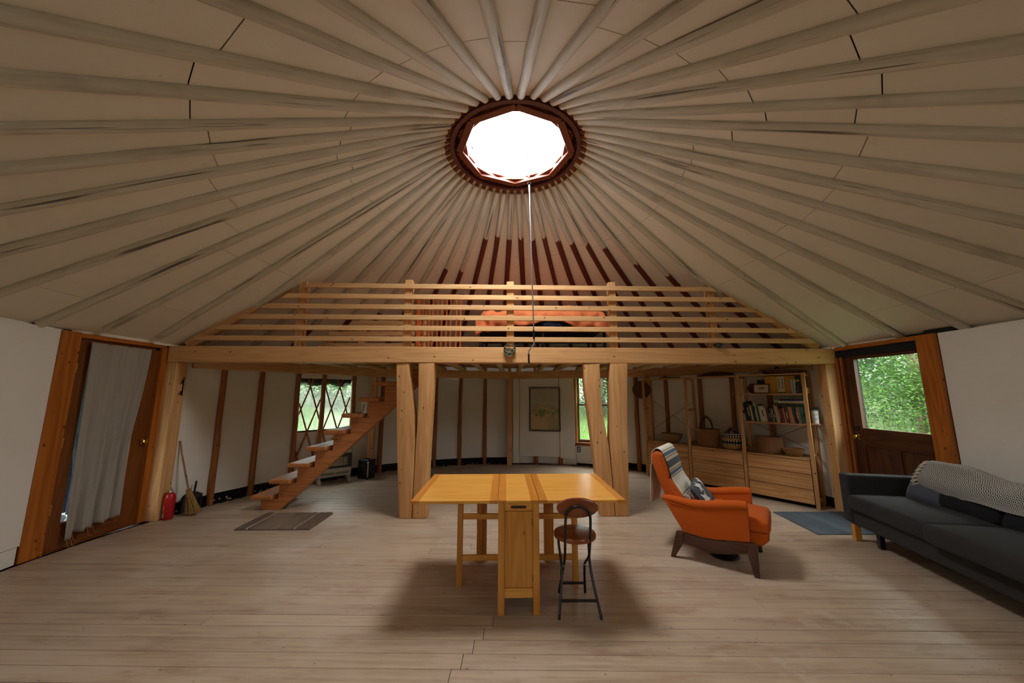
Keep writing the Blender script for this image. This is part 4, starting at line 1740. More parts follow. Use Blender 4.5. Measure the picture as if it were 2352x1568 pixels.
def thr(u, v):
    # u along the sofa, v from the lower front edge up over the cushions to the back
    x = .40 + 1.65 * u + .16 * (v - .3)
    pts = curve([(0, .490, .60), (0, .505, .65), (0, .55, .745), (0, .60, .802), (0, .67, .80), (0, .76, .775), (0, .82, .70)], 5)
    k = v * (len(pts) - 1)
    i = min(int(k), len(pts) - 2)
    p = pts[i].lerp(pts[i + 1], k - i)
    bump_ = .060 * math.exp(-((u - .04) / .15) ** 2) * (1 if v > .2 else v * 5)
    dip = .05 * math.exp(-((u - .5) / .12) ** 2) * max(0, v - .3)
    wv = .007 * sin(u * 25 + v * 7) + .005 * sin(v * 17 - u * 9)
    drop = .03 * u
    return (x, p.y - wv - .012 - bump_ * .5, p.z + wv + .012 + bump_ - dip - drop)


th_ = thing('throw_blanket', 'grey and cream diamond-weave throw with tassels spread along the sofa back', 'blanket')
th_.matrix_basis = SOM
uvgrid('throw_cloth', thr, 90, 36, throw_mat(), parent=th_, solid=.007)
tas = MB()
for i in range(16):
    v = i / 15 * .86
    p = Vector(thr(0, v))
    for j in range(5):
        d = Vector((-.055 + random.uniform(-.012, .012), random.uniform(-.022, .010), -.03 + random.uniform(-.02, .014)))
        tas.tube([p, p + d * .5 + Vector((0, -.006, .004)), p + d], [.006, .0055, .004], 5)
tas.build('tassels', M['fringe'], th_, smooth=60)['kind'] = 'stuff'

# ================================================================== RUGS


def rug_mat(name, c1, c2, bands):
    m = N(name)
    tcn_ = m.n('ShaderNodeTexCoord')
    s = m.n('ShaderNodeSeparateXYZ')
    m.l(tcn_.outputs['Object'], s.inputs[0])
    n = m.noise(m.coord(rnd=False), 120, 3, .7)
    f = m.step(m.math('ADD', m.noise(m.coord(scale=(2.2, .5, 1)), 2.2, 3), m.math('MULTIPLY', n, .25)), .45, .75)
    c = m.mix(f, lin(c1), lin(c2))
    for a, b, cc in bands:
        k = m.math('MULTIPLY', m.math('GREATER_THAN', s.outputs[0], a), m.math('LESS_THAN', s.outputs[0], b))
        c = m.mix(k, c, lin(cc))
    m.col(c)
    m.set(Roughness=1.0)
    m.bump(n, .8, .006)
    return m.m


rug = thing('bath_rug', 'small brown tufted rug on the floor in front of the stair', 'rug', (-2.70, 4.50, 0), radians(1))
pile = MB()
NX, NY = 90, 60
def rg_(u, v):
    x, y = -.415 + .83 * u, -.275 + .55 * v
    e = min(u, 1 - u, v, 1 - v)
    z = .020 if e > 0 else .006
    return (x, y, z + random.uniform(-.003, .003) if e > 0 else .003)
pile.grid(rg_, NX, NY)
pile.build('pile', rug_mat('brown_tufted_pile', (128, 108, 90), (98, 80, 66), [(-.29, -.275, (190, 174, 152)), (.24, .252, (170, 152, 130)), (.27, .42, (104, 84, 68))]), rug, smooth=80)
bk_ = MB().span((-.418, -.278, .0005), (.418, .278, .006)).build('rug_backing', plain('rug_backing', (84, 70, 58), .9), rug)
mat_ = thing('door_mat', 'blue-grey flat woven mat on the floor by the right door', 'mat', (3.80, 4.465, 0))
mm = MB().prism([(-.48, -.372), (.52, -.372), (.52, .372), (-.425, .372)], lambda a, b, t: (a, b, t), .0005, .009)
mm.build('mat_weave', rug_mat('blue_grey_mat', (92, 102, 112), (76, 84, 92), []), mat_, bevel=.003, seg=1)

# ================================================================== SHELVES
SA = atan2(-.795, .607)
SHL = Vector((4.054, 4.908, 0))
SHM = Matrix.Translation(SHL) @ Matrix.Rotation(SA, 4, 'Z')
shelf = thing('shelving_unit', 'long open pine shelving of three bays with wire cross braces', 'shelves', SHL, SA)
SD = .30
PS = (.0, .838, 1.674, 2.50)
for i, s in enumerate(PS):
    x = -s
    for y in (.0, SD - .035):
        MB().span((x - .022 if i else x - .04, y, 0), (x + .022 if i else x + .004, y + .035, 1.81)).build('side_post', M['pineZ'], shelf, bevel=.003, seg=1)
    xc = x if i else x - .018
    for z, h in ((.10, .035), (.69, .04), (1.24, .04), (1.78, .04)) + (((1.56, .085),) if i == 0 else ()):
        MB().span((xc - .009, .03, z - h / 2), (xc + .009, SD - .03, z + h / 2)).build('rung', M['firY'], shelf, bevel=.002, seg=1)


def shelfboard(s0, s1, z, name='shelf'):
    MB().span((-s1 + .002, .004, z - .022), (-s0 - .002, SD - .004, z)).build(name, M['pine'], shelf, bevel=.003, seg=1)


shelfboard(.043, .813, 1.105)
shelfboard(.043, .813, 1.520)
for a, b in ((.043, .813), (.863, 1.650), (1.700, 2.476)):
    shelfboard(a, b, 1.808)
for s0, s1, za, zb_ in ((1.70, 2.47, .86, 1.38), (.06, .80, .72, 1.08)):
    mb = MB()
    mb.tube([(-s0, SD - .012, zb_), (-s1, SD - .012, za)], .003, 5)
    mb.tube([(-s0, SD - .018, za), (-s1, SD - .018, zb_)], .003, 5)
    mb.build('cross_brace', M['iron'], shelf)

# drawer chests ----------------------------------------------------------------
CH = [(.046, .812, 'three-drawer pine chest at the right end, under the shelves of books'),
      (.864, 1.648, 'three-drawer pine chest in the middle bay under the handled willow basket'),
      (1.700, 2.474, 'three-drawer pine chest in the left bay under the coiled grass bowl')]
for s0, s1, lab in CH:
    x0, x1 = -s1, -s0
    ch = thing('drawer_chest', lab, 'chest', SHM @ Vector(((x0 + x1) / 2, 0, 0)), SA, 'pine drawer chests')
    hw = (x1 - x0) / 2 - .003
    MB().span((-hw, .03, .05), (hw, SD - .01, .625)).build('carcass', M['pine'], ch)
    MB().span((-hw, .0, .62), (hw, SD - .008, .642)).build('chest_top', M['pine'], ch, bevel=.003, seg=1)
    MB().span((-hw + .02, .07, .0), (hw - .02, SD - .04, .05)).build('plinth', M['gap'], ch)
    for z0, z1 in ((.055, .234), (.242, .432), (.440, .612)):
        MB().span((-hw + .002, .004, z0), (hw - .002, .026, z1)).build('drawer', M['drawer'], ch, bevel=.004, seg=2)


def on(s, d, z):
    return SHM @ Vector((-s, d, z))


# baskets ------------------------------------------------------------------------
def basket(name, label, cat, s, d, z, prof, mat, sx=1.0, sy=1.0, n=32, rim=None, group=None):
    o = thing(name, label, cat, on(s, d, z), SA, group)
    MB().lathe(prof, n, sx=sx, sy=sy).build('bowl_body' if 'bowl' in name else 'basket_body', mat, o, smooth=50)
    if rim:
        r, zz, t, mt = rim
        MB().tube([(r * sx * cos(a), r * sy * sin(a), zz) for a in [2 * pi * i / 36 for i in range(36)]], t, 7, closed=True).build('rim', mt, o, smooth=60)
    return o


basket('grass_bowl', 'wide coiled grass bowl on the left drawer chest', 'bowl', 2.05, .145, .643,
       [(0, 0), (.085, .0), (.12, .03), (.165, .09), (.195, .155), (.187, .155), (.155, .092), (.11, .036), (0, .02)], M['coil'], sy=.70, rim=(.192, .156, .008, M['coil']))
hb = basket('willow_basket', 'square-sided willow basket with braided hoop handle on the middle chest', 'basket', 1.42, .145, .643,
            [(0, 0), (.150, 0), (.165, .02), (.182, .15), (.195, .285), (.185, .285), (.170, .15), (.150, .02), (0, .015)], M['weave'], sy=.70, rim=(.192, .285, .010, M['weave']))
hd = MB()
hp_ = [(.10 * cos(t) - .01, 0, .27 + .215 * sin(t)) for t in [pi * i / 20 for i in range(21)]]
hd.tube(hp_, [.016 + .004 * (i % 2) for i in range(21)], 8)
hd.build('handle', M['darkweave'], hb, smooth=60)
hb2 = MB()
hb2.lathe([(0, -.02), (.05, -.01), (.055, .02), (0, .05)], 10, (-.10, -.125, .265), sy=.35)
hb2.build('handle_lashing', M['coil'], hb, smooth=60)


def bands_mat():
    m = N('black_cream_woven_bands')
    tcn_ = m.n('ShaderNodeTexCoord')
    s = m.n('ShaderNodeSeparateXYZ')
    m.l(tcn_.outputs['Object'], s.inputs[0])
    z = s.outputs[2]
    a = m.math('ARCTAN2', s.outputs[1], s.outputs[0])
    tooth = m.math('GREATER_THAN', m.math('SINE', m.math('MULTIPLY', a, 22.0)), .15)
    tan = lin((186, 138, 74))
    blk = lin((24, 22, 24))
    crm = lin((220, 206, 178))
    row = m.math('SINE', m.math('MULTIPLY', z, 6.283 * 75))
    col = m.mix(m.step(row, -.6, .4), lin((140, 96, 46)), tan)

    def band(col, lo, hi, cc, extra=None):
        f = m.math('MULTIPLY', m.math('GREATER_THAN', z, lo), m.math('LESS_THAN', z, hi))
        if extra is not None:
            f = m.math('MULTIPLY', f, extra)
        return m.mix(f, col, cc)
    col = band(col, .075, .15, blk)
    col = band(col, .075, .098, crm, tooth)
    col = band(col, .128, .15, crm, tooth)
    col = band(col, .185, .232, blk)
    col = band(col, .195, .218, crm, tooth)
    m.col(col)
    m.set(Roughness=.75)
    m.bump(row, .5, .004)
    return m.m


bb = basket('banded_basket', 'round black, tan and cream banded basket beside the willow basket', 'basket', 1.045, .15, .643,
            [(0, 0), (.10, 0), (.135, .03), (.152, .10), (.150, .17), (.135, .235), (.127, .235), (.14, .17), (.14, .1), (.12, .035), (0, .02)], bands_mat(), rim=(.131, .238, .008, M['fringe']), sy=.9)
for s_, lean in ((-1, .05), (1, -.09)):
    pts = [(s_ * .085, -.055, .23), (s_ * .075 + lean * .5, -.03, .29), (s_ * .045 + lean, .0, .335 if s_ < 0 else .29), (s_ * .075 + lean * .5, .045, .28), (s_ * .085, .06, .23)]
    MB().tube(curve(pts, 5), .011, 8).build('handle', M['darkweave'], bb, smooth=60)
basket('tub_basket', 'brown woven tub basket on the right chest below the books', 'basket', .545, .145, .643,
       [(0, 0), (.155, 0), (.170, .03), (.175, .12), (.168, .235), (.158, .235), (.163, .12), (.158, .03), (0, .015)], M['tubweave'], sy=.78, rim=(.166, .237, .009, M['tubweave']))
basket('small_bowl', 'small shallow scallop-rimmed basket bowl near the right end of the chests', 'bowl', .255, .14, .643,
       [(0, 0), (.075, 0), (.10, .02), (.125, .075), (.130, .098), (.120, .098), (.112, .07), (.09, .028), (0, .012)], M['coil'], rim=(.126, .097, .008, M['weave']))
tray = basket('oval_tray', 'dark oval woven tray lying on top of the right bay of shelving', 'tray', .30, .15, 1.809,
              [(0, 0), (.20, 0), (.235, .03), (.255, .062), (.247, .062), (.228, .034), (.195, .01), (0, .008)], M['darkweave'], sy=.55, rim=(.25, .063, .008, M['coil']))
MB().tube([(.03 * cos(t) - .06, .05, .05 + .055 * sin(t)) for t in [pi * i / 10 for i in range(11)]], .007, 6).build('handle', M['iron'], tray, smooth=60)
lid = basket('basket_lid', 'large brown woven lid lying on top of the middle bay of shelving', 'basket', 1.20, .15, 1.809,
             [(0, 0), (.26, 0), (.28, .012), (.22, .05), (.10, .075), (0, .08)], M['darkweave'], sy=.5)
bell = thing('wood_paddle', 'dark wooden paddle lying on top of the left bay of shelving', 'paddle', on(2.02, .14, 1.809), SA + .06)
mb = MB().prism([(-.20, -.01), (-.06, -.04), (.02, -.042), (.05, -.012), (.20, -.012), (.20, .012), (.05, .012), (.02, .042), (-.06, .04), (-.20, .012)], lambda a, b, t: (a, b, t), .0, .022)
mb.build('paddle_blade', M['walnut'], bell, bevel=.006, smooth=40)

# round wicker tray hung at the left end
wt = thing('wicker_platter', 'round dark wicker platter hung on the left end post of the shelving', 'platter', on(2.548, .03, 1.60))
wt.rotation_euler = (0, 0, radians(-20))
MW = Matrix.Rotation(radians(90), 3, 'X')
mb = MB().lathe([(0, -.006), (.155, -.006), (.165, .012), (.155, .012), (.145, .0), (0, .0)], 40, M=MW)
mb.build('platter_disc', M['darkweave'], wt, smooth=40)
MB().tube([(.163 * cos(a), -.006, .163 * sin(a)) for a in [2 * pi * i / 40 for i in range(40)]], .008, 7, closed=True).build('rim', M['wicker'], wt, smooth=60)
sp_ = MB()
for zz in (-.095, .015):
    hw = sqrt(.155 ** 2 - zz ** 2)
    sp_.tube([(-hw, -.008, zz + .01), (0, -.010, zz), (hw, -.008, zz - .02)], .004, 5)
for k in range(-6, 7):
    x = k * .022
    hw = sqrt(.15 ** 2 - x * x)
    sp_.tube([(x, -.004, -hw), (x, -.004, hw)], .003, 5)
sp_.build('ribs', M['wicker'], wt)
MB().tube([(.0, -.004, .15), (.02, -.0, .20)], .004, 5).build('hanging_loop', M['iron'], wt)

# books ------------------------------------------------------------------------------
def bookmat(c):
    k = 'book_%d_%d_%d' % c
    if k not in M:
        M[k] = plain(k, c, .55, var=.06)
    return M[k]


def word(c):
    r, g, b = c
    if max(c) < 50:
        return 'black'
    if min(c) > 170:
        return 'cream'
    if r > 1.5 * g and g < 60:
        return 'dark red'
    if g >= r and g > b:
        return 'green'
    if b > r:
        return 'navy'
    if r > 150 and g > 100 and b < 110:
        return 'tan'
    if r > 140 and g < 110:
        return 'orange'
    if r > 130:
        return 'grey tan'
    return 'brown'


ORD = ['first', 'second', 'third', 'fourth', 'fifth', 'sixth', 'seventh', 'eighth', 'ninth', 'tenth', 'eleventh', 'twelfth', 'thirteenth', 'fourteenth', 'fifteenth',
       'sixteenth', 'seventeenth', 'eighteenth', 'nineteenth', 'twentieth', 'twenty-first', 'twenty-second', 'twenty-third', 'twenty-fourth', 'twenty-fifth', 'twenty-sixth',
       'twenty-seventh', 'twenty-eighth', 'twenty-ninth', 'thirtieth', 'thirty-first', 'thirty-second', 'thirty-third', 'thirty-fourth', 'thirty-fifth', 'thirty-sixth', 'thirty-seventh']


def book(name, label, mat, x, y, z, t, h, d, tilt, group, title=None):
    """x is the left lower corner of the spine"""
    o = MB().span((0, 0, 0), (t, d, h)).build(name, mat, None, bevel=.0015, seg=1)
    tag(o, label, 'book', group)
    o.matrix_basis = SHM @ Matrix.Translation((x, y, z)) @ Matrix.Rotation(-tilt, 4, 'Y')
    pg = MB().span((.0022, .004, h - .001), (t - .0022, d + .0006, h + .0008)).build('pages', M['starw'], o)
    if title:
        a = h * random.uniform(.25, .4)
        MB().span((t * .28, -.0012, a), (t * .72, .001, h * random.uniform(.62, .85))).build('spine_title', plain('spine_print', title, .6) if False else bookmat(title), o)
    return o


LOW = [(.028, .115, (176, 170, 158)), (.040, .285, (22, 22, 24)), (.026, .305, (20, 24, 26)), (.014, .255, (150, 116, 62)), (.016, .235, (214, 202, 176)),
       (.030, .225, (30, 36, 62)), (.014, .22, (24, 24, 26)), (.008, .27, (218, 214, 204)), (.012, .255, (150, 172, 142)), (.020, .255, (40, 76, 58)),
       (.030, .235, (206, 192, 160)), (.030, .235, (214, 204, 180)), (.026, .205, (196, 180, 148)), (.026, .205, (74, 34, 46)), (.014, .20, (26, 24, 26)),
       (.009, .20, (214, 206, 190)), (.016, .20, (58, 40, 30)), (.010, .20, (206, 190, 160)), (.018, .185, (28, 26, 30)), (.014, .26, (168, 158, 140)),
       (.026, .24, (206, 184, 146)), (.010, .235, (164, 122, 70)), (.016, .225, (36, 30, 30)), (.034, .205, (142, 50, 38)), (.008, .22, (214, 196, 164)),
       (.016, .215, (132, 34, 30)), (.020, .215, (70, 44, 30)), (.010, .225, (128, 38, 32)), (.026, .23, (176, 116, 66)), (.012, .225, (196, 150, 104)),
       (.010, .225, (190, 130, 100)), (.030, .22, (24, 38, 32)), (.016, .22, (30, 62, 40)), (.014, .225, (196, 104, 60)), (.008, .23, (204, 196, 182)), (.022, .225, (30, 66, 46))]
x = -.806
tl_ = radians(6.5)
sumw = sum(b[0] for b in LOW)
kx = .735 / sumw
for i, (t, h, c) in enumerate(LOW):
    t *= kx
    ttl = (200, 190, 160) if max(c) < 120 and i % 2 == 0 else ((60, 50, 44) if min(c) > 150 and i % 2 else None)
    book('book', '%s book, %s from the left in the leaning row on the lower bookshelf' % (word(c), ORD[i]), bookmat(c), x, .012 + random.uniform(0, .02), 1.106, t - .0006, h * .98,
         random.uniform(.14, .19), tl_, 'books leaning on the lower bookshelf', ttl)
    x += t / cos(tl_)
x_end = x
# books lying flat on top of the row
zt = 1.106 + .240
for h, L, c, lab in ((.034, .30, (28, 44, 38), 'thick dark green book lying lowest on top of the leaning row'), (.018, .285, (196, 160, 100), 'thin tan book lying second on top of the leaning row'),
                     (.016, .345, (186, 188, 190), 'pale grey book lying third on top of the leaning row'), (.026, .27, (26, 34, 58), 'navy book lying topmost on the leaning row')):
    o = MB().span((0, 0, 0), (L, .2, h)).build('book', bookmat(c), None, bevel=.002, seg=1)
    tag(o, lab, 'book', 'books lying on the lower bookshelf')
    o.matrix_basis = SHM @ Matrix.Translation((-.052 - L, .02, zt))
    MB().span((-.0006, .003, .003), (L - .004, .2006, h - .003)).build('pages', M['starw'], o)
    zt += h + .0005

# upper shelf ---------------------------------------------------------------------------
ZU = 1.521
o = thing('wood_disc', 'round dark wooden dish standing on edge at the left of the upper bookshelf', 'dish', SHM @ Vector((-.668, .10, ZU + .079)), SA)
MB().lathe([(0, -.008), (.065, -.012), (.078, -.004), (.076, .006), (.062, .002), (0, .0)], 30, M=Matrix.Rotation(radians(78), 3, 'X')).build('dish_body', M['walnut'], o, smooth=40)
pf = thing('tree_picture', 'small framed drawing of a tree standing on the upper bookshelf', 'picture', SHM @ Vector((-.535, .010, ZU)), SA)
pf.rotation_euler = (radians(-8), 0, SA)
fw, fh = .21, .145
for a, b in (((-fw / 2, 0, 0), (fw / 2, .015, .014)), ((-fw / 2, 0, fh - .014), (fw / 2, .015, fh)), ((-fw / 2, 0, .014), (-fw / 2 + .014, .015, fh - .014)), ((fw / 2 - .014, 0, .014), (fw / 2, .015, fh - .014))):
    MB().span(a, b).build('frame_side', M['walnut'], pf, bevel=.002, seg=1)
MB().span((-fw / 2 + .012, .006, .012), (fw / 2 - .012, .012, fh - .012)).build('paper', plain('drawing_paper', (206, 190, 160), .8), pf)
tb = MB()
rn = random.Random(4)
for i in range(60):
    a, r = rn.uniform(0, 6.28), sqrt(rn.random())
    px, pz = .044 * r * cos(a), .082 + .020 * r * sin(a)
    e = rn.uniform(.003, .007)
    tb.add([(px - e, .0055, pz), (px, .0055, pz - e * .7), (px + e, .0055, pz), (px, .0055, pz + e * .7)], [(0, 1, 2, 3)])
tb.add([(-.003, .0055, .05), (.003, .0055, .05), (.002, .0055, .075), (-.002, .0055, .075)], [(0, 1, 2, 3)])
tb.build('drawn_tree', plain('drawing_ink', (60, 58, 50), .9), pf)
# dark boxed set behind the picture
x = -.612
for i, c in enumerate(((110, 34, 30), (26, 24, 24), (20, 20, 22), (34, 28, 26), (18, 20, 20), (40, 34, 30), (22, 22, 22))):
    t = .009 if i == 0 else .0155
    book('book', '%s slim volume, %s in the dark set behind the tree picture' % (word(c), ORD[i]), bookmat(c), x, .12, ZU, t - .0005, .205, .14, 0, 'dark set behind the tree picture')
    x += t
YEL = bookmat((206, 152, 44))
YELS = [YEL, bookmat((196, 140, 40)), bookmat((212, 166, 62))]
x = -.492
cnt = 0
for part, n_ in (('a', 19), ('b', 12)):
    for i in range(n_):
        t = .0082
        h = .252 if i % 7 else .246
        o = MB().span((0, 0, 0), (t - .0007, .175, h)).build('magazine', YELS[(i * 5 + cnt) % 3], None, bevel=.001, seg=1)
        tag(o, 'thin yellow-spined magazine packed upright on the upper bookshelf', 'magazine', 'yellow magazines on the upper bookshelf')
        o.matrix_basis = SHM @ Matrix.Translation((x, .06, ZU))
        MB().span((.0012, .003, h - .0008), (t - .002, .1755, h + .0004)).build('pages', M['starw'], o)
        x += t
        cnt += 1
    if part == 'a':
        x += .002
        for k in range(2):
            t = .043
            b_ = book('slipcase', 'cream slipcase, %s of the pair among the yellow magazines' % ('left' if k == 0 else 'right'), bookmat((206, 194, 168)), x, .050, ZU, t - .001, .248, .18, 0, 'cream slipcases on the upper bookshelf')
            for q in range(5):
                MB().span((t * .35, -.0012, .07 + q * .03), (t * .62, .001, .088 + q * .03)).build('spine_title', bookmat((40, 36, 34)), b_)
            MB().span((.0, -.0014, .006), (t - .001, .001, .018)).build('spine_band', bookmat((40, 36, 34)), b_)
            x += t
        x += .002
# white leaning booklets and a black comic in front
for k in range(4):
    t = .008
    book('booklet', 'white booklet, %s in the leaning handful in front of the magazines' % ORD[k], bookmat((214, 212, 206) if k % 2 else (190, 190, 188)), -.165 + k * .013, .010, ZU, t, .20, .045, radians(2), 'white booklets on the upper bookshelf')
cm_ = MB().span((0, 0, 0), (.062, .012, .232)).build('comic', bookmat((24, 24, 28)), None, bevel=.001, seg=1)
tag(cm_, 'black illustrated booklet with yellow banner by the right end post', 'book')
cm_.matrix_basis = SHM @ Matrix.Translation((-.112, .006, ZU))
MB().span((.006, -.0012, .168), (.05, .001, .188)).build('banner', bookmat((212, 176, 52)), cm_)
mk = MB()
for q in range(7):
    mk.span((.012 + .01 * (q % 3), -.0012, .03 + .019 * q), (.026 + .012 * (q % 2), .001, .036 + .019 * q))
mk.build('cover_marks', bookmat((150, 150, 130)), cm_)

# things seen through the right end frame
tin = thing('tea_tin', 'olive green tin at the right end of the upper bookshelf', 'tin', on(.085, .20, ZU))
MB().lathe([(.036, 0), (.038, .004), (.038, .17), (.034, .178), (.034, .19), (0, .19)], 20).build('tin_body', plain('olive_tin', (112, 116, 48), .4), tin, smooth=40)
btl = thing('tan_jar', 'tan paper-wrapped jar beside the olive tin on the upper bookshelf', 'jar', on(.160, .22, ZU))
MB().lathe([(.030, 0), (.034, .01), (.034, .12), (.022, .15), (.022, .165), (0, .165)], 18).build('jar_body', plain('tan_wrap', (168, 136, 92), .8), btl, smooth=40)
can = thing('white_canister', 'tall white canister with blue print at the right end of the lower bookshelf', 'canister', on(.018, .115, 1.106))
can.location = on(-.035, .13, 1.112)
MB().lathe([(.036, 0), (.038, .01), (.040, .155), (.042, .165), (.038, .17), (.036, .165), (.034, .02), (0, .012)], 22).build('canister_body', M['white'], can, smooth=40)
pr = MB()
for z in (.05, .062, .074, .11, .122):
    for k in range(5):
        a = radians(-150 + 14 * k + (7 if z > .06 else 0))
        c = Vector((.0395 * cos(a), .0395 * sin(a), z)); tn = Vector((-sin(a), cos(a), 0))
        pr.add([c - tn * .004, c + Vector((0, 0, -.004)), c + tn * .004, c + Vector((0, 0, .005))], [(0, 1, 2, 3)])
pr.build('blue_print', bookmat((60, 96, 140)), can)
# a little bracket shelf under the canister, outside the end frame
MB().span((-.0, .03, 1.098), (.085, SD - .03, 1.111)).build('side_shelf', M['pine'], shelf, bevel=.002, seg=1)
jar = thing('spice_jar', 'small white jar with blue lid behind the white canister', 'jar', on(-.03, .225, 1.112))
MB().lathe([(.026, 0), (.028, .005), (.028, .19), (0, .19)], 16).build('jar_body', M['white'], jar, smooth=40)
MB().lathe([(.0295, .19), (.0295, .215), (0, .217)], 16).build('lid', bookmat((70, 100, 140)), jar, smooth=40)

# ================================================================== SMALL THINGS ON AND BY THE WALLS
# framed relief map
mp_ = thing('framed_map', 'framed relief map with grey hills above tan lowland on the back wall', 'map')
pa, pb = az(85.4, 4.415), az(76.6, 4.415)
dm_ = (pb - pa).normalized()
mp_.location = ((pa + pb) / 2 - Vector((-dm_.y, dm_.x, 0)) * .014) + Vector((0, 0, 1.19))
mp_.rotation_euler = (0, 0, atan2(dm_.y, dm_.x))
mw, mh = .69, .965
for a, b in (((-mw / 2, -.018, -mh / 2), (mw / 2, .010, -mh / 2 + .032)), ((-mw / 2, -.018, mh / 2 - .032), (mw / 2, .010, mh / 2)),
             ((-mw / 2, -.018, -mh / 2 + .03), (-mw / 2 + .032, .010, mh / 2 - .03)), ((mw / 2 - .032, -.018, -mh / 2 + .03), (mw / 2, .010, mh / 2 - .03))):
    MB().span(a, b).build('frame_side', M['walnut'], mp_, bevel=.003, seg=1)


def map_mat():
    m = N('printed_relief_map')
    tcn_ = m.n('ShaderNodeTexCoord')
    s = m.n('ShaderNodeSeparateXYZ')
    m.l(tcn_.outputs['Object'], s.inputs[0])
    v = m.coord(rnd=False, scale=(1, 1, 1))
    n1 = m.noise(v, 5, 4, .6)
    r = m.n('ShaderNodeTexNoise')
    r.inputs['Scale'].default_value = 26
    r.inputs['Detail'].default_value = 3
    r.inputs['Distortion'].default_value = 1.2
    m.l(v, r.inputs['Vector'])
    ridge = m.math('PINGPONG', m.math('MULTIPLY', r.outputs['Fac'], 3.0), .5)
    z = m.math('ADD', s.outputs[2], m.math('MULTIPLY_ADD', n1, .5, -.25))
    zx = m.math('MULTIPLY_ADD', s.outputs[0], .35, z)
    c = m.mix(m.step(z, -.02, .06), lin((206, 176, 128)), lin((168, 162, 124)))
    g = m.math('MULTIPLY', m.step(m.math('ABSOLUTE', m.math('ADD', z, .03)), .14, .03), m.step(n1, .45, .6))
    c = m.mix(g, c, lin((124, 142, 92)))
    g2 = m.math('MULTIPLY', m.step(s.outputs[0], .0, .12), m.step(s.outputs[2], -.1, -.2))
    c = m.mix(m.math('MULTIPLY', g2, .6), c, lin((156, 160, 104)))
    c = m.mix(m.step(z, .02, .1), c, lin((186, 180, 158)))
    c = m.mix(m.math('MULTIPLY', m.step(ridge, .12, .02), .45), c, lin((110, 108, 88)))
    m.col(c)
    m.set(Roughness=.55)
    m.bump(r.outputs['Fac'], .7, .01)
    return m.m


MB().span((-mw / 2 + .025, .0, -mh / 2 + .025), (mw / 2 - .025, .006, mh / 2 - .025)).build('map_sheet', map_mat(), mp_)

# outlet
ot = thing('outlet', 'black outlet plate with white socket under the sash window', 'outlet', wp(.005, -.012, .29))
ot.rotation_euler = (0, 0, atan2(wd.y, wd.x))
ot.location = wp(.055, -.006, .335)
MB().span((-.035, -.004, -.058), (.035, .004, .058)).build('cover_plate', M['blackp'], ot, bevel=.002, seg=1)
for z in (-.024, .024):
    MB().span((-.017, -.007, z - .017), (.017, -.003, z + .017)).build('socket', M['white'], ot, bevel=.004, seg=2)

# heater
ht = thing('gas_heater', 'cream gas wall heater with black front and ceramic grid behind the stair', 'heater')
ha, hbv = Vector((-3.285, 6.22, 0)), Vector((-2.865, 6.55, 0))
hd_ = (hbv - ha).normalized()
ht.location = (ha + hbv) / 2 + Vector((-hd_.y, hd_.x, 0)) * .10
ht.rotation_euler = (0, 0, atan2(hd_.y, hd_.x))
HWd = .54
mb = MB().prism([(.10, .10), (-.075, .10), (-.085, .20), (-.06, .47), (-.02, .60), (.08, .61), (.10, .58)], lambda a, b, t: (t, a, b), -HWd / 2, HWd / 2)
mb.build('heater_case', M['cream'], ht, bevel=.012, seg=2, smooth=40)
mb = MB().prism([(-.088, .235), (-.063, .478), (-.058, .478), (-.08, .235)], lambda a, b, t: (t, a, b), -HWd / 2 - .004, HWd / 2 + .004)
mb.build('front_panel', M['blackp'], ht, bevel=.002, seg=1)
mb = MB()
for i in range(6):
    xx = -.16 + .064 * i
    mb.add([(xx - .029, -.0905, .275), (xx + .029, -.0905, .275), (xx + .029, -.0755, .415), (xx - .029, -.0755, .415)], [(0, 1, 2, 3)])
mb.build('ceramic_plaques', plain('ceramic_plaque', (176, 156, 126), .8, var=.2, nscale=60), ht, solid=.006)
gm = MB()
for i in range(9):
    xx = -.20 + .05 * i
    gm.tube([(xx, -.096, .27), (xx, -.079, .42)], .0025, 5)
for z, y in ((.30, -.093), (.35, -.088), (.40, -.082)):
    gm.tube([(-.2, y, z), (.2, y, z)], .0025, 5)
gm.build('guard_wires', M['steel'], ht)
mb = MB()
for i in range(20):
    xx = -.22 + .022 * i + (.02 if i > 9 else 0)
    mb.span((xx, -.082, .135), (xx + .010, -.079, .175))
    mb.span((xx, -.052, .53), (xx + .009, -.034, .565))
mb.build('louvre_slots', M['gap'], ht)
for s_ in (-1, 1):
    mb = MB().prism([(-.16, 0), (.10, 0), (.10, .03), (.05, .11), (-.06, .11), (-.16, .025)], lambda a, b, t: (t, a, b), s_ * .235 - .022, s_ * .235 + .022)
    mb.build('foot', M['cream'], ht, bevel=.005, seg=1)
MB().tube([(-.2, -.10, .055), (-.05, -.11, .045), (.1, -.10, .055), (.2, -.10, .05)], .006, 6).build('gas_pipe', M['iron'], ht, smooth=60)

# black case
bc = thing('black_case', 'black portable case with silver latch strip standing beside the heater', 'case', (-2.66, 6.72, 0), radians(-20))
rbox(.235, .19, .33, .012).build('case_body', M['blackp'], bc, loc=(0, 0, .172), smooth=40)
MB().span((-.12, -.10, .305), (.12, .10, .318)).build('lid', M['black'], bc, bevel=.006)
MB().span((.098, -.101, .04), (.121, -.080, .30)).build('latch_strip', M['steel'], bc, bevel=.003, seg=1)
MB().tube([(-.06, 0, .338), (-.055, 0, .352), (.055, 0, .352), (.06, 0, .338)], .008, 8).build('carry_handle', M['blackp'], bc, smooth=50)
for x_ in (-.09, .09):
    for y_ in (-.07, .07):
        MB().lathe([(.014, 0), (.014, .01), (0, .01)], 10, (x_, y_, 0)).build('foot', M['blackp'], bc)
MB().span((-.03, -.0968, .235), (.035, -.094, .242)).build('name_plate', M['steel'], bc)

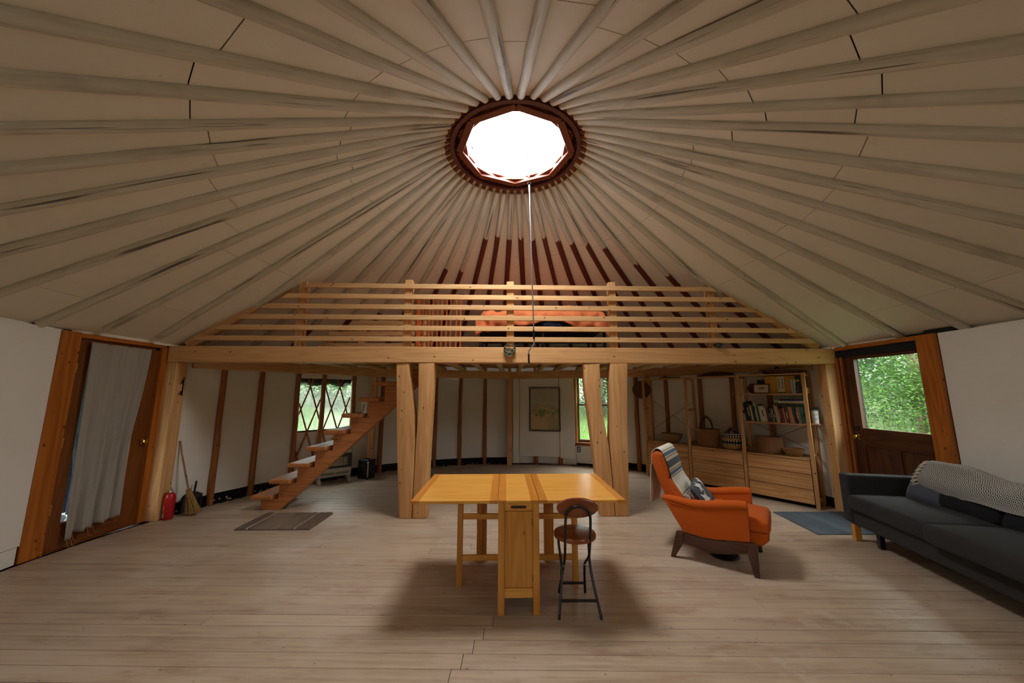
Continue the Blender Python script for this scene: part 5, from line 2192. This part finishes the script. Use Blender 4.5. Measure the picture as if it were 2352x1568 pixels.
# fire extinguisher
fe = thing('fire_extinguisher', 'red fire extinguisher on the floor by the left corner post', 'extinguisher', (-4.205, 4.575, 0), radians(-52))
MB().lathe([(.045, 0), (.052, .006), (.053, .25), (.047, .285), (.03, .305), (.02, .312), (0, .312)], 28).build('cylinder', plain('red_enamel', (178, 22, 24), .25, var=.05), fe, smooth=50)
vb = MB()
vb.lathe([(.018, .308), (.020, .33), (.013, .345), (0, .347)], 14)
vb.build('valve', M['steel'], fe, smooth=40)
MB().lathe([(.012, 0), (.012, .016), (0, .016)], 12, (.0, -.026, .325), M=Matrix.Rotation(pi / 2, 3, 'X')).build('gauge', M['brass'], fe, smooth=40)
lv = MB()
lv.bar((-.045, 0, .352), (.06, 0, .375), .016, .006)
lv.bar((-.03, 0, .338), (.065, 0, .350), .016, .006)
lv.build('lever', M['blackp'], fe)
lb = MB()


def lab_(a0, a1, z0, z1, r=.0536, nseg=8):
    mb = MB()
    vs = []
    for i in range(nseg + 1):
        t = radians(a0 + (a1 - a0) * i / nseg)
        vs += [(r * cos(t), r * sin(t), z0), (r * cos(t), r * sin(t), z1)]
    mb.add(vs, [(2 * i, 2 * i + 2, 2 * i + 3, 2 * i + 1) for i in range(nseg)])
    return mb


lab_(-150, -105, .035, .18).build('label', M['starw'], fe)
lab_(-105, -45, .035, .075).build('label', M['starw'], fe)
rows = MB()
for z in (.10, .115, .132, .148, .165):
    for a in range(-98, -55, 9):
        rows.v, rows.f = rows.v, rows.f
        t = lab_(a, a + random.uniform(4, 8), z, z + .005, .0537, 2)
        rows.add(t.v, t.f)
rows.build('label_print', M['starw'], fe)
ic = MB()
for a in (-98, -78, -60):
    t = lab_(a, a + 13, .043, .066, .0541, 3)
    ic.add(t.v, t.f)
ic.build('pictograms', bookmat((70, 100, 130)), fe)

# whisk broom and dustpan
br = thing('broom', 'short straw broom leaning on the stud beside the left corner post', 'broom')
bp, bt = Vector((-4.02, 4.72, .0)), Vector((-4.30, 4.72, .87))
bd = (bt - bp).normalized()
Mx = frame(bp, bt, (0, 1, 0)).to_4x4()
Mx.translation = bp
br.matrix_basis = Mx
bh = log('handle', (.30, 0, 0), (.955, 0, 0), .011, .010, wood('mottled_stick', (190, 150, 110), (92, 60, 40), rough=.6, knots=.6), br, n=9, wob=.003)
bs = MB()
for i in range(150):
    a, q = random.uniform(0, 2 * pi), sqrt(random.random())
    ex_, ez_ = .022 * q * cos(a), .020 * q * sin(a)
    bx_, bz_ = .100 * q * cos(a), .040 * q * sin(a)
    sw_ = random.uniform(-.012, .012)
    bs.tube([(.335, ex_, ez_), (.25, ex_ * 1.7, ez_ * 1.5), (.012 + random.uniform(0, .02) + .10 * (1 if bx_ < 0 else 0) * abs(bx_) * 4, bx_ + sw_, bz_)], [.003, .0032, .0022], 4, cap=False)
M['straw'] = plain('broom_straw', (176, 134, 70), .8, var=.35, nscale=60)
b_ = bs.build('bristles', M['straw'], br, smooth=60)
b_['kind'] = 'stuff'
for x_ in (.30, .325, .22):
    w_ = .030 if x_ > .25 else .052
    MB().tube([(x_, w_ * cos(t), w_ * .7 * sin(t)) for t in [2 * pi * i / 16 for i in range(16)]], .005, 6, closed=True).build('binding', M['coil'], br, smooth=60)
dp = thing('dustpan', 'dark grey dustpan standing on edge behind the straw broom', 'dustpan', (-4.16, 4.83, .0), radians(18))
mb = MB()
mb.prism([(-.11, .0), (.11, .0), (.095, .22), (.02, .25), (-.02, .25), (-.095, .22)], lambda a, b, t: (a, t + b * .18, b), -.003, .003)
mb.build('pan', plain('dark_grey_tin', (58, 56, 54), .5), dp, bevel=.002, seg=1)
for s_ in (-1, 1):
    mb = MB().prism([(0, .0), (.05, .02), (.05, .20), (0, .22)], lambda a, b, t: (s_ * (.108 - b * .06) + t, -a + b * .18, b), -.002, .002)
    mb.build('side_wall', M['blackp'], dp)
MB().tube([(0, .045, .24), (0, .055, .30), (0, .068, .375)], [.011, .013, .012], 8).build('handle', M['blackp'], dp, smooth=60)

# iron coat hook on the first stud past the corner post
hk = thing('coat_hook', 'black iron coat hook high on the stud behind the left corner post', 'hook', az(167.2, 4.432, 1.60))
hk.rotation_euler = (0, 0, radians(43))
MB().span((-.016, -.008, -.11), (.016, .004, .13)).build('back_plate', M['iron'], hk, bevel=.003, seg=1)
MB().tube(curve([(0, -.006, .06), (0, -.05, .05), (0, -.075, .09)], 4), .008, 7).build('upper_hook', M['iron'], hk, smooth=60)
MB().tube(curve([(0, -.006, -.06), (0, -.05, -.09), (0, -.065, -.05)], 4), .008, 7).build('lower_hook', M['iron'], hk, smooth=60)

# muslin curtain on the left door
def cur(u, v):
    # u from the far-left edge to the knob side, v from the top down
    yt = 3.655 + .63 * u
    yb_ = 3.715 + .47 * u
    y = yt + (yb_ - yt) * v ** 1.3
    pull = math.exp(-((v - .62) / .3) ** 2) * .05 * (u > .5) * (u - .5) * 2
    y -= pull
    fold = (.006 + .020 * v) * sin(u * 19 + 1.2 * v) + (.004 + .012 * v) * sin(u * 37 - 3.0 * v + .6) + .006 * sin(u * 61 + v * 4)
    z = 2.045 - 1.90 * v - .010 * sin(u * 30) * v + .05 * (u - .5) * v * (1 if u > .2 else 1)
    if u < .22:
        z -= (.22 - u) * .15 * v
    return (-4.405 + fold, y, z)


cu_ = thing('curtain', 'grey muslin curtain hanging over the left door window', 'curtain')
MB().grid(cur, 90, 60).build('curtain_cloth', M['curtain'], cu_, smooth=80, solid=.003)
MB().tube([(-4.415, 3.64, 2.045), (-4.415, 4.30, 2.045)], .006, 6).build('curtain_wire', M['brass'], cu_)
TAN = plain('tan_thread', (176, 138, 86), .9)
for u_ in (.03, .07, .18, .36, .55):
    p = Vector(cur(u_, 1.0))
    tb = MB().tube(curve([p, p + Vector((.008, .012, -.05)), p + Vector((.0, .03, -.085)), p + Vector((.012, .045, -.05 if u_ < .1 else -.10))], 3), .0018, 4)
    tb.build('loose_thread', TAN, cu_)

# crank pole of the skylight
cp = thing('skylight_crank_pole', 'long grey metal crank pole hanging from the skylight in front of the loft', 'pole', (0, 0, 0))
ptop, pbot = Vector((.222, 4.16, 4.10)), Vector((.270, 4.33, 2.30))
MB().tube([ptop, pbot], .0085, 10).build('upper_tube', M['steel'], cp, smooth=60)
MB().tube([ptop + Vector((0, 0, -.02)), ptop + Vector((-.002, -.006, .05))], .012, 8).build('coupling', M['steel'], cp, smooth=50)
MB().tube(arc(ptop + Vector((-.002, -.008, .072)), .020, 0, 2 * pi, 14, (1, 0, 0), (0, 0, 1)), .005, 6).build('hook', M['iron'], cp, smooth=60)
gp = pbot + (pbot - ptop).normalized() * .115
MB().tube([pbot, gp], .013, 10).build('grip', M['blackp'], cp, smooth=50)
MB().lathe([(0, -.012), (.013, 0), (0, .012)], 10, gp).build('swivel', M['steel'], cp, smooth=50)
MB().tube(curve([gp, gp + Vector((.004, .002, -.04)), gp + Vector((-.015, .002, -.085)), gp + Vector((-.052, .003, -.125)), gp + Vector((-.066, .003, -.165)), gp + Vector((-.066, .003, -.19))], 5), .0085, 9).build('crank', M['steel'], cp, smooth=60)
MB().tube([gp + Vector((-.066, .003, -.185)), gp + Vector((-.064, .003, -.30))], .012, 10).build('crank_grip', M['blackp'], cp, smooth=50)

# ================================================================== OUTSIDE
def ground_h(x, y):
    d = hypot(x - XC, y - YC)
    h = -.35
    if d > 14:
        h += (d - 14) * .16
    return h + .12 * sin(x * .4) * cos(y * .33) * min(1, max(0, (d - 6) / 6))


def gmat():
    m = N('meadow_grass_ground')
    n = m.noise(m.coord(rnd=False), 1.4, 6, .7)
    m.col(m.mix(m.step(n, .3, .7), lin((64, 74, 48)), lin((86, 98, 64))))
    m.set(Roughness=1.0)
    return m.m


def gr(u, v):
    a = 2 * pi * u
    r = 4.75 + 75 * v ** 2
    x, y = XC + r * cos(a), YC + r * sin(a)
    return (x, y, ground_h(x, y))


struct('ground', 'meadow ground rising to a wooded slope outside', MB().grid(gr, 64, 40, cu=True).build('ground', gmat(), smooth=60))


def leafmat(name, a, b):
    m = N(name)
    m.t.nodes.remove(m.b)
    n = m.noise(m.coord(rnd=False), 1.6, 3)
    n2 = m.noise(m.coord(rnd=False), 9, 2)
    c = m.mix(m.step(n, .3, .7), lin(a), lin(b))
    c = m.mix(m.math('MULTIPLY', m.step(n2, .4, .75), .4), c, lin(tuple(min(255, x * 1.25) for x in b)))
    d = m.n('ShaderNodeBsdfDiffuse')
    t = m.n('ShaderNodeBsdfTranslucent')
    m.l(c, d.inputs[0])
    m.l(c, t.inputs[0])
    mx = m.n('ShaderNodeMixShader')
    mx.inputs[0].default_value = .4
    m.l(d.outputs[0], mx.inputs[1])
    m.l(t.outputs[0], mx.inputs[2])
    m.l(mx.outputs[0], m.out.inputs['Surface'])
    return m.m


LEAF = [leafmat('bright_leaf', (58, 84, 42), (88, 116, 58)), leafmat('mid_leaf', (46, 72, 42), (76, 102, 60)), leafmat('blue_green_leaf', (46, 70, 52), (74, 98, 74))]
BARK = plain('pale_bark', (168, 164, 152), .8, var=.25, nscale=9)
BARK2 = plain('brown_bark', (88, 70, 54), .9, var=.25, nscale=9)
M['blade'] = leafmat('grass_blade', (78, 106, 52), (104, 132, 70))


def foliage(rnd, blobs, n, size):
    mb = MB()
    for i in range(n):
        c, r = blobs[i % len(blobs)]
        while True:
            p = Vector((rnd.uniform(-1, 1), rnd.uniform(-1, 1), rnd.uniform(-1, 1)))
            if .25 < p.length < 1:
                break
        p = Vector((c[0] + p.x * r, c[1] + p.y * r, c[2] + p.z * r * .75))
        a = Vector((rnd.uniform(-1, 1), rnd.uniform(-1, 1), rnd.uniform(-.5, .5))).normalized()
        b = a.cross(Vector((rnd.uniform(-.5, .5), rnd.uniform(-.5, .5), 1))).normalized()
        s = size * rnd.uniform(.6, 1.4)
        mb.add([p - a * s, p - b * s * .45, p + a * s, p + b * s * .45], [(0, 1, 2, 3)])
    return mb


def tree(name, label, x, y, h, r, nleaf, lm, size, bark, trunks=1, low=.15, seed=0):
    rnd = random.Random(seed)
    z0 = ground_h(x, y) - .1
    o = thing(name, label, 'tree', (x, y, z0), 0, 'trees outside the windows')
    for k in range(trunks):
        lx, ly = rnd.uniform(-.5, .5) * (trunks > 1), rnd.uniform(-.5, .5) * (trunks > 1)
        pts = [(lx * .2, ly * .2, 0), (lx * .6, ly * .6, h * .35), (lx * 1.2 + rnd.uniform(-.2, .2), ly * 1.2, h * .7), (lx * 1.5, ly * 1.5, h * .92)]
        MB().tube(pts, [.05 + h * .009, .04 + h * .006, .03 + h * .003, .015], 7).build('trunk', bark, o, smooth=60)
    blobs = []
    for i in range(16):
        t = rnd.uniform(low, 1.0)
        q = r * (1 - .55 * t) * rnd.uniform(.2, .95)
        a = rnd.uniform(0, 6.28)
        blobs.append(((q * cos(a), q * sin(a), h * t), r * rnd.uniform(.32, .55) * (1.05 - .4 * t)))
    c = foliage(rnd, blobs, nleaf, size).build('foliage', lm, o)
    c['kind'] = 'stuff'
    return o


# beyond the right door
tree('birch_tree', 'two-stemmed pale birch tree close outside the right door window', 8.6, 8.7, 6.0, 2.0, 20000, LEAF[0], .037, BARK, 2, .08, 1)
tree('leafy_bush', 'bright leafy bush low outside the right door window', 9.6, 7.5, 3.4, 1.9, 20000, LEAF[0], .035, BARK2, 2, .05, 2)
tree('maple_tree', 'bushy green tree behind the birch outside the right door', 11.6, 10.2, 7.5, 2.9, 14000, LEAF[1], .065, BARK2, 1, .05, 3)
tree('maple_tree', 'bushy green tree behind the leafy bush outside the right door', 12.4, 8.0, 7.5, 2.9, 14000, LEAF[1], .065, BARK2, 1, .05, 4)
tree('maple_tree', 'tall shaded tree deepest outside the right door window', 15.4, 12.6, 9.0, 3.9, 12000, LEAF[2], .11, BARK2, 1, .05, 5)
tree('maple_tree', 'tall shaded tree far beyond the right door glass at its right edge', 16.2, 9.0, 9.0, 3.9, 12000, LEAF[2], .11, BARK2, 1, .05, 6)
for i, (x, y) in enumerate(((22, 17), (24, 12), (19, 21))):
    tree('far_tree', ['dark tree in the middle of the far row beyond the right door', 'dark tree at the right of the far row beyond the right door', 'dark tree at the left of the far row beyond the right door'][i], x, y, 12, 5.5, 9000, LEAF[2], .2, BARK2, 1, .02, 70 + i)
# beyond the sash window
for i, (x, y, h, r, l) in enumerate(((2.6, 19.5, 7.5, 2.6, 2), (5.2, 20.5, 8.5, 2.8, 1), (.4, 22.5, 9.0, 3.0, 1), (7.9, 23, 9.5, 3.3, 2), (3.8, 25.5, 11, 3.6, 1))):
    tree('spruce_tree', ['blue-green tree seen at the left of the sash window', 'green tree seen between the stems of the right forked post', 'green tree behind the left edge of the sash window',
                         'blue-green tree far right beyond the sash window', 'tallest tree behind the others beyond the sash window'][i], x, y, h, r, 9000, LEAF[l], .10, BARK2, 1, .05, 20 + i)
# beyond the lattice window
for i, (x, y, h, r, l) in enumerate(((-12.5, 19.5, 8, 2.8, 0), (-9.6, 21.5, 8.5, 3.0, 1), (-15.5, 23.5, 10, 3.4, 2), (-12.0, 25.5, 11, 3.6, 1), (-8.0, 25, 10, 3.3, 2))):
    tree('meadow_tree', ['light green tree at the left of the lattice window view', 'mid green tree at the middle of the lattice window view', 'blue-green tree at the far left beyond the lattice window',
                         'tallest green tree behind the others beyond the lattice window', 'blue-green tree at the right beyond the lattice window'][i], x, y, h, r, 9000, LEAF[l], .10, BARK2, 1, .04, 40 + i)
# meadow grass in front of the windows
gb = MB()
rn = random.Random(9)
for (a0, a1, n_) in ((56, 86, 9000), (124, 152, 9000), (20, 52, 5000)):
    for i in range(n_):
        a, r = rn.uniform(a0, a1), 4.9 + 15 * rn.random() ** 1.3
        p = az(a, r)
        p.z = ground_h(p.x, p.y)
        h = rn.uniform(.25, .6)
        ln = Vector((rn.uniform(-.16, .16), rn.uniform(-.16, .16), h))
        wv = Vector((rn.uniform(-1, 1), rn.uniform(-1, 1), 0)).normalized() * .012
        gb.add([p - wv, p + wv, p + ln], [(0, 1, 2)])
g = gb.build('meadow_grass', M['blade'])
tag(g, 'tall pale green meadow grass outside the windows', 'grass')
g['kind'] = 'stuff'
# grey deck added unseen behind the camera, bouncing neutral light into the room
fdk = struct('bounce_deck', 'grey deck added behind the camera to bounce neutral daylight indoors')
GD = plain('bounce_deck_board', (150, 146, 138), .85, var=.1)
for k in range(24):
    MB().span((-3.4, -1.2 - .16 * k - .152, -.20), (3.5, -1.2 - .16 * k, -.16)).build('deck_board', GD, fdk, bevel=.003, seg=1)
# porch outside the left door
porch = struct('porch', 'pale boarded porch outside the left door')
for k in range(14):
    MB().span((-7.2, 3.0 + .16 * k, -.05), (-4.56, 3.152 + .16 * k, .0)).build('porch_board', plain('pale_porch_board', (176, 180, 182), .8) if k == 0 else bpy.data.materials['pale_porch_board'], porch, bevel=.003, seg=1)
MB().span((-7.3, 2.0, 2.30), (-4.6, 7.2, 2.37)).build('porch_roof', M['trim'], porch)  # roof and wall extended to darken the porch seen past the curtain
MB().span((-7.25, 2.0, .0), (-7.2, 7.1, 2.30)).build('porch_wall', plain('dark_porch_wall', (34, 40, 40), .9), porch)
ck = thing('rain_trousers', 'dark blue trousers hanging in the porch beyond the curtain edge', 'trousers', (-5.05, 4.24, .16))
M['navy'] = fabric('navy_cloth', (14, 22, 40), (10, 15, 28))
for s_ in (-1, 1):
    MB().tube([(s_ * .10, 0, .02), (s_ * .10, .01, .42), (s_ * .09, 0, .78)], [.075, .082, .10], 14).build('trouser_leg', M['navy'], ck, smooth=60)
MB().lathe([(.19, .74), (.20, .86), (.17, 1.0), (0, 1.0)], 18, sy=.6).build('waist', M['navy'], ck, smooth=60)
MB().tube([(0, 0, .98), (0, 0, 2.14)], .006, 6).build('hanger_cord', M['iron'], ck)
jk = thing('rain_jacket', 'dark teal rain jacket hanging above the blue trousers in the porch', 'jacket', (-5.05, 4.24, .16))
DTC = fabric('dark_teal_cloth', (22, 40, 46), (14, 28, 32))
MB().lathe([(.215, .90), (.235, 1.1), (.22, 1.4), (.10, 1.56), (.05, 1.6), (0, 1.6)], 18, sy=.6).build('jacket_body', DTC, jk, smooth=60)
for s_ in (-1, 1):
    MB().tube([(s_ * .19, 0, 1.44), (s_ * .27, .01, 1.2), (s_ * .28, .0, .9)], [.07, .06, .05], 12).build('sleeve', DTC, jk, smooth=60)
for s_ in (-1, 1):
    bt_ = thing('boot', '%s grey work boot on the porch boards under the blue trousers' % ('left' if s_ < 0 else 'right'), 'boot', (-5.05 + s_ * .10, 4.18, .001), radians(10 * s_), 'grey boots on the porch')
    MB().prism([(-.14, 0), (.12, 0), (.125, .09), (.10, .15), (.03, .15), (-.02, .09), (-.11, .065), (-.15, .03)], lambda a, b, t: (t, a, b), -.045, .045).build('upper', plain('grey_boot', (108, 112, 116), .7) if s_ < 0 else bpy.data.materials['grey_boot'], bt_, bevel=.018, seg=2, smooth=50)
    MB().span((-.048, -.155, .0), (.048, .13, .02)).build('sole', M['blackp'], bt_, bevel=.006)
